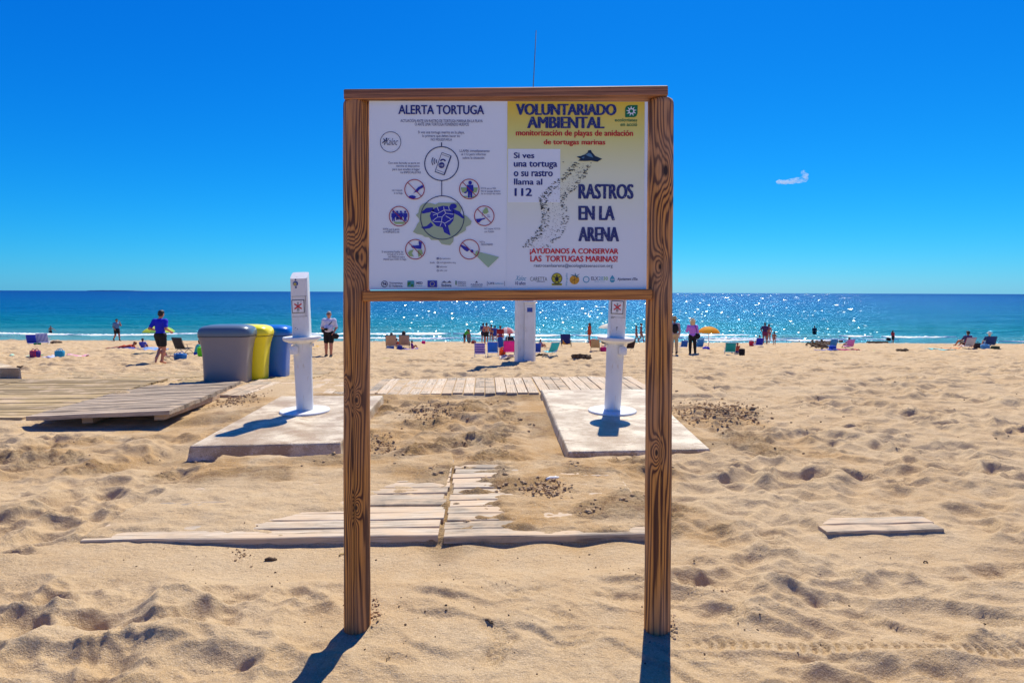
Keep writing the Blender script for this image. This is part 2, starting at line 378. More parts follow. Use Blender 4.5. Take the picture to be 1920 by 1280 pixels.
class MB:
    """collects shapes, then links them as ONE mesh object"""
    def __init__(s): s.v, s.f = [], []
    def add(s, V, Fc):
        n = len(s.v); s.v += [tuple(v) for v in V]; s.f += [tuple(i + n for i in f) for f in Fc]
        return s
    def box(s, x0, x1, y0, y1, z0, z1, ch=0.0, M=None):
        if ch <= 0:
            V = [(x, y, z) for x in (x0, x1) for y in (y0, y1) for z in (z0, z1)]
            Fc = [(0, 1, 3, 2), (4, 6, 7, 5), (0, 4, 5, 1), (2, 3, 7, 6), (0, 2, 6, 4), (1, 5, 7, 3)]
        else:
            V, idx = [], {}
            for ix, x in enumerate((x0, x1)):
                for iy, y in enumerate((y0, y1)):
                    for iz, z in enumerate((z0, z1)):
                        sx, sy, sz = (1 - 2 * ix) * ch, (1 - 2 * iy) * ch, (1 - 2 * iz) * ch
                        for a, p in enumerate(((x, y + sy, z + sz), (x + sx, y, z + sz), (x + sx, y + sy, z))):
                            idx[(ix, iy, iz, a)] = len(V); V.append(p)
            g = lambda *k: idx[k]
            Fc = []
            for a in (0, 1, 2):
                for e in (0, 1):
                    o = []
                    for p, q in ((0, 0), (1, 0), (1, 1), (0, 1)):
                        k = [p, q]; k.insert(a, e); o.append(g(*k, a))
                    Fc.append(o if (e == 1) ^ (a == 1) else o[::-1])
            for a in (0, 1, 2):
                b, c = [i for i in (0, 1, 2) if i != a]
                for p in (0, 1):
                    for q in (0, 1):
                        def K(t, w):
                            k = [0, 0, 0]; k[a] = t; k[b] = p; k[c] = q
                            return g(*k, w)
                        o = [K(0, b), K(1, b), K(1, c), K(0, c)]
                        Fc.append(o)
            for ix in (0, 1):
                for iy in (0, 1):
                    for iz in (0, 1): Fc.append([g(ix, iy, iz, a) for a in (0, 1, 2)])
        if M is not None: V = [tuple(M @ Vector(v)) for v in V]
        return s.add(V, Fc)
    def tube(s, pts, r, n=8, cap=True):
        pts = [Vector(p) for p in pts]
        rr = r if isinstance(r, (list, tuple)) else [r] * len(pts)
        V, Fc = [], []
        up = Vector((0, 0, 1))
        for i, p in enumerate(pts):
            d = (pts[min(i + 1, len(pts) - 1)] - pts[max(i - 1, 0)]).normalized()
            ref = up if abs(d.dot(up)) < 0.95 else Vector((1, 0, 0))
            a = d.cross(ref).normalized(); b = a.cross(d)
            for k in range(n):
                t = 2 * PI * k / n
                V.append(p + (a * math.cos(t) + b * math.sin(t)) * rr[i])
        for i in range(len(pts) - 1):
            for k in range(n):
                k2 = (k + 1) % n
                Fc.append((i * n + k, i * n + k2, (i + 1) * n + k2, (i + 1) * n + k))
        if cap:
            Fc.append(tuple(range(n))[::-1]); Fc.append(tuple((len(pts) - 1) * n + k for k in range(n)))
        return s.add(V, Fc)
    def lathe(s, prof, n=32, c=(0, 0, 0), ex=None):
        """prof: (radius, z) rows; ex: superellipse (half width ratio, half depth ratio, power)"""
        V, Fc = [], []
        for r, z in prof:
            for k in range(n):
                t = 2 * PI * k / n
                ct, st = math.cos(t), math.sin(t)
                if ex:
                    a, b, p = ex
                    ct = a * math.copysign(abs(ct) ** (2 / p), ct); st = b * math.copysign(abs(st) ** (2 / p), st)
                V.append((c[0] + r * ct, c[1] + r * st, c[2] + z))
        for i in range(len(prof) - 1):
            for k in range(n):
                k2 = (k + 1) % n
                Fc.append((i * n + k, i * n + k2, (i + 1) * n + k2, (i + 1) * n + k))
        Fc.append(tuple(range(n))[::-1]); Fc.append(tuple((len(prof) - 1) * n + k for k in range(n)))
        return s.add(V, Fc)
    def blob(s, c, r, rs, rough=0.25, n=7):
        V, Fc = [], []
        for i in range(n + 1):
            ph = PI * i / n
            for k in range(n + 2):
                t = 2 * PI * k / (n + 2)
                q = 1 + rs.uniform(-rough, rough)
                if i in (0, n): q = 1
                V.append((c[0] + r[0] * q * math.sin(ph) * math.cos(t), c[1] + r[1] * q * math.sin(ph) * math.sin(t), c[2] + r[2] * q * math.cos(ph)))
        m = n + 2
        for i in range(n):
            for k in range(m):
                Fc.append((i * m + k, (i + 1) * m + k, (i + 1) * m + (k + 1) % m, i * m + (k + 1) % m))
        return s.add(V, Fc)
    def mesh(s, name, mat, smooth=False): return mesh_from(name, s.v, s.f, mat, smooth)
    def build(s, name, mat, parent=None, smooth=False, **k):
        return put(name, s.mesh(name, mat, smooth), parent, **k)
def auto_smooth(o, deg=35):
    me = o.data
    me.polygons.foreach_set('use_smooth', [True] * len(me.polygons))
    me.set_sharp_from_angle(angle=R(deg))
    return o

# ------------------------------------------------------------------ materials
def srgb(r, g, b):
    f = lambda c: (c / 255.0) / 12.92 if c / 255.0 <= 0.04045 else (((c / 255.0) + 0.055) / 1.055) ** 2.4
    return (f(r), f(g), f(b))
class NT:
    def __init__(s, name, rough=0.6):
        s.m = bpy.data.materials.new(name); s.m.use_nodes = True
        s.t = s.m.node_tree; s.n = s.t.nodes; s.l = s.t.links
        s.b = s.n['Principled BSDF']; s.b.inputs['Roughness'].default_value = rough
        s._c = None
    def new(s, kind, **k):
        n = s.n.new(kind)
        for a, v in k.items():
            if a in n.inputs.keys(): s.put(n.inputs[a], v)
            else: setattr(n, a, v)
        return n
    def put(s, sock, v):
        if isinstance(v, bpy.types.NodeSocket): s.l.new(v, sock)
        elif isinstance(v, (tuple, list)) and len(v) == 3 and sock.type == 'RGBA': sock.default_value = (*v, 1)
        else: sock.default_value = v
    def coord(s, kind='Object'):
        if s._c is None: s._c = s.n.new('ShaderNodeTexCoord')
        return s._c.outputs[kind]
    def mapping(s, v, scale=(1, 1, 1), loc=(0, 0, 0), rot=(0, 0, 0)):
        n = s.n.new('ShaderNodeMapping'); s.l.new(v, n.inputs[0])
        n.inputs['Scale'].default_value = scale; s.put(n.inputs['Location'], loc); n.inputs['Rotation'].default_value = rot
        return n.outputs[0]
    def noise(s, v, scale, detail=3, rough=0.5, dist=0.0):
        n = s.n.new('ShaderNodeTexNoise'); s.l.new(v, n.inputs['Vector'])
        n.inputs['Scale'].default_value = scale; n.inputs['Detail'].default_value = detail
        n.inputs['Roughness'].default_value = rough; n.inputs['Distortion'].default_value = dist
        return n.outputs['Fac']
    def ramp(s, f, stops, interp='LINEAR'):
        n = s.n.new('ShaderNodeValToRGB'); s.l.new(f, n.inputs[0]); cr = n.color_ramp; cr.interpolation = interp
        while len(cr.elements) < len(stops): cr.elements.new(0.5)
        for e, (p, c) in zip(cr.elements, stops):
            e.position = p; e.color = (*c, 1) if isinstance(c, tuple) else (c, c, c, 1)
        return n.outputs[0]
    def mix(s, f, a, b, mode='MIX'):
        n = s.n.new('ShaderNodeMix'); n.data_type = 'RGBA'; n.blend_type = mode
        s.put(n.inputs[0], f); s.put(n.inputs[6], a); s.put(n.inputs[7], b)
        return n.outputs[2]
    def math(s, op, a, b=0.0, c=None):
        n = s.n.new('ShaderNodeMath'); n.operation = op
        s.put(n.inputs[0], a); s.put(n.inputs[1], b)
        if c is not None: s.put(n.inputs[2], c)
        return n.outputs[0]
    def attr(s, name):
        n = s.n.new('ShaderNodeAttribute'); n.attribute_name = name
        return n.outputs['Fac']
    def rand(s):
        return s.n.new('ShaderNodeObjectInfo').outputs['Random']
    def color(s, c): s.put(s.b.inputs['Base Color'], c); return s
    def bump(s, h, strength=0.4, dist=0.01, prev=None):
        n = s.n.new('ShaderNodeBump'); s.l.new(h, n.inputs['Height'])
        n.inputs['Strength'].default_value = strength; n.inputs['Distance'].default_value = dist
        if prev is not None: s.l.new(prev, n.inputs['Normal'])
        s.l.new(n.outputs[0], s.b.inputs['Normal'])
        return n.outputs[0]

def m_plain(name, c, rough=0.6, var=0.12, scale=14.0, bump=0.15, metal=0.0):
    """one paint, cloth or plastic with a little unevenness"""
    t = NT(name, rough)
    v = t.coord()
    f = t.noise(v, scale, 4)
    dk = tuple(x * (1 - var) for x in c); lt = tuple(min(1, x * (1 + var)) for x in c)
    t.color(t.mix(f, dk, lt))
    t.b.inputs['Metallic'].default_value = metal
    if bump: t.bump(t.noise(v, scale * 6, 3), bump, 0.004)
    return t.m
_cache = {}
def cloth(r, g, b):
    k = ('c', r, g, b)
    if k not in _cache: _cache[k] = m_plain('cloth_%d_%d_%d' % (r, g, b), srgb(r, g, b), 0.85, 0.18, 9, 0.3)
    return _cache[k]
def skin(i=0):
    k = ('s', i)
    if k not in _cache:
        _cache[k] = m_plain('skin_%d' % i, [srgb(196, 128, 96), srgb(168, 100, 72), srgb(214, 150, 118)][i], 0.5, 0.08, 12, 0.05)
    return _cache[k]
def hairm(r, g, b):
    k = ('h', r, g, b)
    if k not in _cache: _cache[k] = m_plain('hair_%d_%d_%d' % (r, g, b), srgb(r, g, b), 0.6, 0.4, 60, 0.6)
    return _cache[k]
def striped(a, b, freq=60.0, axis='X'):
    k = ('st', a, b, freq, axis)
    if k not in _cache:
        t = NT('striped_cloth', 0.85)
        w = t.new('ShaderNodeTexWave', wave_type='BANDS', bands_direction=axis)
        w.inputs['Scale'].default_value = freq; t.l.new(t.coord(), w.inputs['Vector'])
        t.color(t.mix(t.ramp(w.outputs['Fac'], ((0.45, 0.0), (0.55, 1.0))), srgb(*a), srgb(*b)))
        t.bump(t.noise(t.coord(), 60, 3), 0.3, 0.004)
        _cache[k] = t.m
    return _cache[k]

# sand
def make_sand():
    t = NT('sand', 0.92)
    v = t.coord()
    big = t.noise(v, 0.7, 4); mid = t.noise(v, 5.0, 5, 0.6); fine = t.noise(v, 420.0, 2, 0.7); gr = t.noise(v, 130, 3, 0.7)
    col = t.mix(t.ramp(big, ((0.35, 0.0), (0.65, 1.0))), (0.475, 0.318, 0.160), (0.530, 0.380, 0.212))
    col = t.mix(t.ramp(mid, ((0.4, 0.0), (0.7, 0.5))), col, (0.555, 0.425, 0.265))
    damp, dug = t.attr('damp'), t.attr('dug')
    dm = t.math('MULTIPLY', damp, t.ramp(t.noise(v, 1.6, 5, 0.62), ((0.38, 0.0), (0.60, 1.0))))
    col = t.mix(dm, col, (0.400, 0.235, 0.085))
    wet = t.math('MULTIPLY', dug, t.ramp(t.noise(v, 6.5, 5, 0.7), ((0.52, 0.0), (0.64, 0.75))))
    col = t.mix(wet, col, (0.230, 0.120, 0.055))
    col = t.mix(t.attr('shore'), col, (0.30, 0.215, 0.13))
    sp2 = t.noise(v, 48, 4, 0.75); sp3 = t.noise(v, 150, 2, 0.7)
    col = t.mix(t.ramp(sp2, ((0.34, 0.5), (0.48, 0.0))), col, (0.31, 0.21, 0.115))
    col = t.mix(t.ramp(sp3, ((0.54, 0.0), (0.68, 0.55))), col, (0.68, 0.56, 0.40))
    col = t.mix(t.ramp(sp3, ((0.34, 0.45), (0.43, 0.0))), col, (0.27, 0.185, 0.105))
    # dark grains and bits
    col = t.mix(t.ramp(fine, ((0.25, 0.5), (0.42, 0.0))), col, (0.30, 0.20, 0.12))
    col = t.mix(t.ramp(fine, ((0.60, 0.0), (0.74, 0.5))), col, (0.80, 0.68, 0.52))
    vo = t.new('ShaderNodeTexVoronoi'); vo.inputs['Scale'].default_value = 22; t.l.new(v, vo.inputs['Vector'])
    sp = t.math('MULTIPLY', t.ramp(vo.outputs['Distance'], ((0.05, 1.0), (0.09, 0.0))), t.ramp(t.noise(v, 2.2, 3), ((0.5, 0.0), (0.62, 0.9))))
    col = t.mix(sp, col, (0.16, 0.10, 0.06))
    t.color(col)
    rc = t.new('ShaderNodeMix'); rc.data_type = 'FLOAT'
    t.put(rc.inputs[0], t.attr('shore')); rc.inputs[2].default_value = 0.93; rc.inputs[3].default_value = 0.45
    t.l.new(rc.outputs[0], t.b.inputs['Roughness'])
    t.b.inputs['Specular IOR Level'].default_value = 0.25
    n1 = t.bump(t.noise(t.mapping(v, (1, 1.3, 1)), 20, 7, 0.68), 0.75, 0.026)
    n2 = t.bump(gr, 0.7, 0.007, n1)
    h = t.math('MULTIPLY', t.noise(v, 34, 5, 0.75), dug)
    n3 = t.bump(h, 1.0, 0.035, n2)
    t.bump(fine, 0.35, 0.0016, n3)
    return t.m
M_SAND = make_sand()

def make_wood(name, a, b, c, ring=85.0, knots=(), rough=0.65, zs=0.05, seed=0.0, off=(0.35, 0.2)):
    """sawn or turned wood: growth rings about an axis near local Z, bent round knots"""
    t = NT(name, rough)
    v = t.coord()
    m = t.mapping(v, (1, 1, zs), (seed, seed * 1.7, seed * 0.3))
    nz = t.new('ShaderNodeTexNoise'); t.l.new(m, nz.inputs['Vector']); nz.inputs['Scale'].default_value = 9; nz.inputs['Detail'].default_value = 3
    d = t.new('ShaderNodeVectorMath', operation='SUBTRACT'); t.l.new(nz.outputs['Color'], d.inputs[0]); d.inputs[1].default_value = (0.5, 0.5, 0.5)
    d2 = t.new('ShaderNodeVectorMath', operation='SCALE'); t.l.new(d.outputs[0], d2.inputs[0]); d2.inputs['Scale'].default_value = 0.085
    flat = t.mapping(v, (1, 1, 0.012), (off[0] * 0.1, off[1] * 0.1, 0))
    s = t.new('ShaderNodeVectorMath', operation='ADD'); t.l.new(flat, s.inputs[0]); t.l.new(d2.outputs[0], s.inputs[1])
    ln = t.new('ShaderNodeVectorMath', operation='LENGTH'); t.l.new(s.outputs[0], ln.inputs[0])
    rad = ln.outputs['Value']
    dark = None
    for (kx, ky, kz, kr) in knots:
        sb = t.new('ShaderNodeVectorMath', operation='SUBTRACT'); t.l.new(t.mapping(v, (1, 1, 0.42), (0, 0, 0)), sb.inputs[0]); sb.inputs[1].default_value = (kx, ky, kz * 0.42)
        l2 = t.new('ShaderNodeVectorMath', operation='LENGTH'); t.l.new(sb.outputs[0], l2.inputs[0])
        e = t.math('POWER', 2.718, t.math('MULTIPLY', t.math('POWER', l2.outputs['Value'], 2.0), -1.0 / (kr * 2.1) ** 2))
        rad = t.math('ADD', rad, t.math('MULTIPLY', e, 0.045))
        dk = t.ramp(l2.outputs['Value'], ((kr * 0.35, 1.0), (kr * 0.62, 0.0)))
        dark = dk if dark is None else t.math('MAXIMUM', dark, dk)
    sn = t.math('SINE', t.math('MULTIPLY', rad, ring * 2 * PI / 1.0))
    f = t.ramp(t.math('MULTIPLY_ADD', sn, 0.5, 0.5), ((0.0, 0.0), (0.55, 0.35), (0.8, 0.9), (0.95, 1.0)))
    col = t.mix(f, a, b)
    col = t.mix(t.ramp(t.noise(t.mapping(v, (1, 1, 0.3)), 7, 3), ((0.42, 0.0), (0.68, 0.85))), col, t.mix(f, c, tuple(x * 0.55 for x in c)))
    col = t.mix(t.ramp(t.noise(t.mapping(v, (1, 1, 0.02)), 220, 3, 0.6), ((0.30, 0.55), (0.5, 0.0))), col, tuple(x * 0.4 for x in b))
    if dark is not None: col = t.mix(dark, col, (0.035, 0.015, 0.008))
    t.color(col)
    n1 = t.bump(f, -0.35, 0.002)
    t.bump(t.noise(t.mapping(v, (1, 1, 0.03)), 180, 3), 0.4, 0.0015, n1)
    return t.m

def make_plank(name, pale, dark, sandy=0.5, warm=None):
    """weathered board, its length along local X"""
    t = NT(name, 0.85)
    v = t.coord(); r = t.rand()
    cb = t.new('ShaderNodeCombineXYZ'); t.l.new(t.math('MULTIPLY', r, 37.0), cb.inputs[0]); t.l.new(t.math('MULTIPLY', r, 91.0), cb.inputs[1])
    g1 = t.noise(t.mapping(v, (0.7, 16, 16), cb.outputs[0]), 3.0, 6, 0.72, 0.5)
    g2 = t.noise(t.mapping(v, (1.5, 90, 90), cb.outputs[0]), 3.0, 3, 0.6)
    col = t.mix(t.ramp(g1, ((0.32, 0.0), (0.62, 1.0))), dark, pale)
    col = t.mix(t.ramp(g2, ((0.30, 0.6), (0.45, 0.0))), col, tuple(x * 0.45 for x in dark))
    hs = t.new('ShaderNodeHueSaturation'); t.l.new(col, hs.inputs['Color'])
    t.l.new(t.math('MULTIPLY_ADD', r, 0.72, 0.52), hs.inputs['Value'])
    col = hs.outputs[0]
    if warm:
        col = t.mix(t.ramp(t.noise(t.mapping(v, (1, 4, 4), cb.outputs[0]), 2.2, 3), ((0.45, 0.0), (0.7, 0.8))), col, warm)
    geo = t.new('ShaderNodeNewGeometry').outputs['Position']
    sm = t.ramp(t.noise(t.mapping(geo, (1, 1.6, 1)), 2.3, 6, 0.68), ((0.60 - 0.25 * sandy, 0.0), (0.74 - 0.2 * sandy, 0.85)))
    col = t.mix(sm, col, (0.56, 0.41, 0.26))
    t.color(col)
    n = t.bump(g1, 0.5, 0.004); t.bump(g2, 0.45, 0.002, n)
    return t.m
M_PLANK_WHITE = make_plank('bleached_board', (0.66, 0.56, 0.42), (0.15, 0.10, 0.06), 0.8)
M_PLANK_GREY = make_plank('grey_board', (0.56, 0.44, 0.31), (0.17, 0.115, 0.075), 0.3)
M_PLANK_BROWN = make_plank('yellowed_board', (0.54, 0.40, 0.20), (0.22, 0.14, 0.055), 0.4, (0.27, 0.18, 0.07))
M_BLOCK = make_plank('rough_block', (0.5, 0.36, 0.22), (0.3, 0.17, 0.10), 0.2)

def make_concrete(name, wetglint=False):
    t = NT(name, 0.8); v = t.coord()
    col = t.mix(t.ramp(t.noise(v, 1.7, 6, 0.6), ((0.40, 0.0), (0.60, 1.0))), (0.40, 0.275, 0.145), (0.76, 0.63, 0.43))
    col = t.mix(t.ramp(t.noise(t.mapping(v, (1, 1.6, 1)), 2.6, 6, 0.72), ((0.50, 0.0), (0.58, 0.95))), col, (0.40, 0.265, 0.14))
    # streaks of rusty damp down the sides
    col = t.mix(t.math('MULTIPLY', t.ramp(t.noise(t.mapping(v, (12, 12, 0.6)), 1.5, 4, 0.6), ((0.5, 0.0), (0.62, 0.8))),
                t.ramp(t.new('ShaderNodeSeparateXYZ', Vector=v).outputs[2], ((0.0, 0.0), (0.02, 0.0)))), col, (0.42, 0.24, 0.12))
    col = t.mix(t.ramp(t.noise(v, 130, 2, 0.7), ((0.32, 0.8), (0.44, 0.0))), col, (0.17, 0.125, 0.09))
    col = t.mix(t.ramp(t.noise(v, 70, 3, 0.6), ((0.62, 0.0), (0.70, 0.6))), col, (0.86, 0.84, 0.80))
    t.color(col)
    t.b.inputs['Roughness'].default_value = 0.42 if wetglint else 0.75
    n = t.bump(t.noise(v, 45, 5, 0.7), 0.7, 0.010); t.bump(t.noise(v, 180, 2), 0.6, 0.004, n)
    return t.m
M_CONC = make_concrete('washed_concrete', True)
M_CONC2 = make_concrete('rough_concrete')

def make_white():
    t = NT('white_painted_metal', 0.38); v = t.coord()
    col = t.mix(t.ramp(t.noise(v, 3.0, 5), ((0.4, 0.0), (0.7, 1.0))), (0.78, 0.78, 0.77), (0.70, 0.69, 0.66))
    col = t.mix(t.ramp(t.noise(t.mapping(v, (5, 5, 0.8)), 6, 4, 0.6), ((0.60, 0.0), (0.72, 0.5))), col, (0.50, 0.36, 0.20))
    t.color(col); t.bump(t.noise(v, 30, 3), 0.1, 0.004)
    return t.m
M_WHITE = make_white()
M_BLACK = m_plain('black_print', (0.02, 0.02, 0.025), 0.5, 0.1, 20, 0)
M_STEEL = m_plain('steel', (0.5, 0.5, 0.52), 0.35, 0.15, 30, 0.1, 0.9)
M_WEED = m_plain('dried_seaweed', (0.10, 0.060, 0.030), 0.9, 0.5, 30, 0.6)
M_CLOD = m_plain('damp_sand_clods', (0.43, 0.285, 0.15), 0.95, 0.35, 40, 0.8)
M_CLOD_DRY = m_plain('dry_sand_clods', (0.50, 0.36, 0.215), 0.95, 0.25, 40, 0.8)

# sea
def make_sea():
    t = NT('sea_water', 0.08)
    geo = t.new('ShaderNodeNewGeometry').outputs['Position']
    sx = t.new('ShaderNodeSeparateXYZ'); t.l.new(geo, sx.inputs[0])
    dist = t.math('LOGARITHM', t.math('MAXIMUM', sx.outputs[1], 1.0), 10.0)          # 56 m = 1.75, 10 km = 4
    dd = t.math('ADD', dist, t.math('MULTIPLY', t.math('SUBTRACT', t.noise(t.mapping(geo, (0.006, 0.03, 1)), 1.0, 4), 0.5), 0.35))
    col = t.ramp(t.math('DIVIDE', dd, 4.0), ((0.435, (0.10, 0.27, 0.26)), (0.465, (0.002, 0.150, 0.185)), (0.54, (0.0, 0.098, 0.215)), (0.66, (0.0, 0.068, 0.215)), (0.90, (0.0, 0.034, 0.150))))
    t.color(col)
    # water body and a soft sky mirror
    n0 = t.bump(t.noise(t.mapping(geo, (0.035, 0.13, 1)), 1.0, 3, 0.5), 0.8, 1.6)
    n1 = t.bump(t.noise(t.mapping(geo, (0.28, 0.75, 1)), 1.0, 4, 0.6), 1.0, 0.9, n0)
    n2 = t.bump(t.noise(t.mapping(geo, (2.2, 3.6, 1)), 1.0, 3, 0.6), 1.0, 0.22, n1)
    df = t.new('ShaderNodeBsdfDiffuse'); t.put(df.inputs['Color'], col); t.l.new(n1, df.inputs['Normal'])
    gl = t.new('ShaderNodeBsdfGlossy'); gl.inputs['Roughness'].default_value = 0.25; t.l.new(n2, gl.inputs['Normal']); gl.inputs['Color'].default_value = (0.22, 0.62, 1, 1)
    fr = t.new('ShaderNodeFresnel'); fr.inputs['IOR'].default_value = 1.33; t.l.new(n1, fr.inputs['Normal'])
    m1 = t.new('ShaderNodeMixShader'); t.put(m1.inputs[0], t.math('MULTIPLY', fr.outputs[0], 0.34)); t.l.new(df.outputs[0], m1.inputs[1]); t.l.new(gl.outputs[0], m1.inputs[2])
    # facets of wavelets that glitter where one happens to face the sun; their size grows in steps with the swell offshore
    def facets(sx_, sy_):
        vo = t.new('ShaderNodeTexVoronoi'); vo.voronoi_dimensions = '2D'; vo.inputs['Scale'].default_value = 1.0
        t.l.new(t.mapping(geo, (sx_, sy_, 1)), vo.inputs['Vector'])
        q = t.new('ShaderNodeVectorMath', operation='SUBTRACT'); t.l.new(vo.outputs['Color'], q.inputs[0]); q.inputs[1].default_value = (0.5, 0.5, 0.5)
        w = t.new('ShaderNodeVectorMath', operation='MULTIPLY'); t.l.new(q.outputs[0], w.inputs[0]); w.inputs[1].default_value = (GLX, GLY, 0)
        return w.outputs[0], t.math('LESS_THAN', vo.outputs['Distance'], 0.36)
    GLX, GLY = 0.85, 1.15
    lev = [(6.0, 3.6), (2.8, 1.15), (1.25, 0.30), (0.5, 0.06)]
    cuts = (85.0, 160.0, 420.0)
    jit = t.math('MULTIPLY_ADD', t.noise(t.mapping(geo, (0.05, 0.05, 1)), 1.0, 2), 0.5, 0.75)
    yy = t.math('MULTIPLY', sx.outputs[1], jit)
    v_, d_ = facets(*lev[0])
    for (a_, b_), c_ in zip(lev[1:], cuts):
        v2, d2 = facets(a_, b_); sel = t.math('GREATER_THAN', yy, c_)
        mv = t.new('ShaderNodeMix'); mv.data_type = 'VECTOR'; t.put(mv.inputs[0], sel); t.l.new(v_, mv.inputs[4]); t.l.new(v2, mv.inputs[5]); v_ = mv.outputs[1]
        md = t.new('ShaderNodeMix'); md.data_type = 'FLOAT'; t.put(md.inputs[0], sel); t.l.new(d_, md.inputs[2]); t.l.new(d2, md.inputs[3]); d_ = md.outputs[0]
    ad = t.new('ShaderNodeVectorMath', operation='ADD'); t.l.new(v_, ad.inputs[0]); ad.inputs[1].default_value = (0, 0, 1)
    nm = t.new('ShaderNodeVectorMath', operation='NORMALIZE'); t.l.new(ad.outputs[0], nm.inputs[0])
    g2 = t.new('ShaderNodeBsdfGlossy'); g2.inputs['Roughness'].default_value = 0.14; t.l.new(nm.outputs[0], g2.inputs['Normal'])
    m2 = t.new('ShaderNodeMixShader'); t.put(m2.inputs[0], t.math('MULTIPLY', d_, 0.034)); t.l.new(m1.outputs[0], m2.inputs[1]); t.l.new(g2.outputs[0], m2.inputs[2])
    t.l.new(m2.outputs[0], t.n['Material Output'].inputs[0])
    return t.m
M_SEA = make_sea()
def make_foam():
    t = NT('foam', 0.7); v = t.coord()
    t.color(t.mix(t.noise(v, 3, 4), (0.72, 0.78, 0.80), (0.93, 0.94, 0.94)))
    t.bump(t.noise(v, 6, 5), 0.8, 0.1)
    return t.m
M_FOAM = make_foam()

# ------------------------------------------------------------------ the beach
def build_beach():
    rows = np.exp(np.arange(math.log(1.55), math.log(62.5), 0.0033)) - 0.5
    s = np.arange(-1.16, 1.1601, 0.0036)
    out = [1.2, 1.25, 1.35, 1.5, 1.75, 2.1, 2.6, 3.4, 5, 8]
    s = np.concatenate((-np.array(out[::-1]), s, np.array(out)))
    s[0], s[-1] = -8, 8
    S, Yg = np.meshgrid(s, rows)
    X = S * (Yg + 0.5)
    edge = np.abs(S) > 1.17
    z, damp, dug = sand(X, Yg)
    P = np.stack((X, Yg, z), -1)
    # two coarse rows that continue the sheet under the sea and behind the camera
    def rowat(y, zz, wide=300.0):
        x = np.sign(s) * np.abs(s) * (y + 0.5 if y > 0 else 1.55)
        x = x * np.where(np.abs(s) > 1.17, 1 + (np.abs(s) - 1.17) * (wide / 40), 1.0)
        return np.stack((x, np.full_like(x, y), np.full_like(x, zz)), -1)[None]
    x = X[:, :]
    wide = 1 + np.maximum(np.abs(S) - 1.17, 0) * 3.0
    P[..., 0] = X * wide
    back = [rowat(y, 0.0) for y in (-80.0, -30.0, -12.0, -4.0, -1.0, 0.2, 0.7)]
    for b in back:
        b[0, :, 0] = P[0, :, 0]
        b[0, 0, 0], b[0, -1, 0] = -400, 400
        b[0, 1, 0], b[0, -2, 0] = -120, 120
    fr = [P[-1:] + np.array((0, 25.0, -1.5))]
    P = np.concatenate(back + [P] + fr, 0)
    pad = lambda a: np.concatenate([np.zeros((len(back), a.shape[1]))] + [a] + [a[-1:]], 0)
    shore = sstep(46.5, 51.5, P[..., 1] + 0.9 * fbm(P[..., 0] * 0.12, P[..., 1] * 0.12, 101, 3))
    me = grid_mesh('beach_sand', P, M_SAND, True, {'damp': pad(damp), 'dug': pad(dug), 'shore': shore})
    o = put('beach_sand', me)
    tag(o, 'rippled pale sand beach with footprints and damp dug patches', kind='structure')
build_beach()

def build_sea():
    rows = np.concatenate((np.exp(np.arange(math.log(49.0), math.log(420), 0.006)), np.exp(np.linspace(math.log(450), math.log(90000), 40))))
    s = np.arange(-1.3, 1.3001, 0.008)
    s = np.concatenate(((-40, -8, -3, -1.8), s, (1.8, 3, 8, 40)))
    S, Y = np.meshgrid(s, rows); X = S * Y
    am = 0.16 * (1 - sstep(120, 420, Y)) * sstep(56, 66, Y)
    z = SEA_Z + am * (fbm(X * 0.05 + 3, Y * 0.22, 201, 3)) * 1.1
    # a low breaker and the flat swash
    for (y0, w, h, sd) in ((62.0, 1.6, 0.34, 3), (57.4, 0.8, 0.10, 4), (75, 2.4, 0.22, 5)):
        yy = Y - y0 - 1.8 * perlin(X * 0.03, X * 0 + sd, 210)
        z = z + h * np.exp(-(yy / w) ** 2) * (0.6 + 0.6 * perlin(X * 0.06, X * 0 + sd, 211))
    me = grid_mesh('sea', np.stack((X, Y, z), -1), M_SEA)
    o = put('sea', me); tag(o, 'deep blue sea with sun glitter and small waves', kind='structure')
    # foam crests: raised, ragged ribbons
    mb_v, mb_q = [], []
    for (y0, w, h, sd, thr) in ((62.0, 1.5, 0.34, 3, -0.28), (57.4, 0.9, 0.10, 4, -0.45), (59.3, 0.35, 0.05, 6, 0.02)):
        xs = np.arange(-90, 90, 0.18)
        vs = np.linspace(-1, 1, 7)
        Xr, Vr = np.meshgrid(xs, vs)
        cen = y0 + 1.8 * perlin(Xr * 0.03, Xr * 0 + sd, 210)
        wid = w * (0.45 + 0.55 * fbm(Xr * 0.35, Xr * 0 + 2.5, 220 + sd, 4)) * sstep(thr, thr + 0.25, fbm(Xr * 0.045, Xr * 0 + 1.5, 230 + sd, 2))
        wid = np.clip(wid, 0, 3)
        Yr = cen - 0.25 * w + Vr * wid * 0.6
        yy = Yr - y0 - 1.8 * perlin(Xr * 0.03, Xr * 0 + sd, 210)
        Zr = SEA_Z + h * np.exp(-(yy / (w + 0.1)) ** 2) * (0.6 + 0.6 * perlin(Xr * 0.06, Xr * 0 + sd, 211)) + 0.06 * (1 - Vr ** 2) + np.abs(0.10 * fbm(Xr * 2, Yr * 3, 240, 2)) * (1 - Vr ** 2)
        Zr = Zr + np.where(wid < 0.02, -0.3, 0.0) + 0.02
        me = grid_mesh('surf_foam', np.stack((Xr, Yr, Zr), -1), M_FOAM)
        o = put('surf_foam', me)
        tag(o, {3: 'white foam crest of the low breaking wave along the shore', 4: 'thin white foam edge where the water runs up the sand', 6: 'broken foam streaks between breaker and waterline'}[sd], 'foam', kind='stuff')
build_sea()

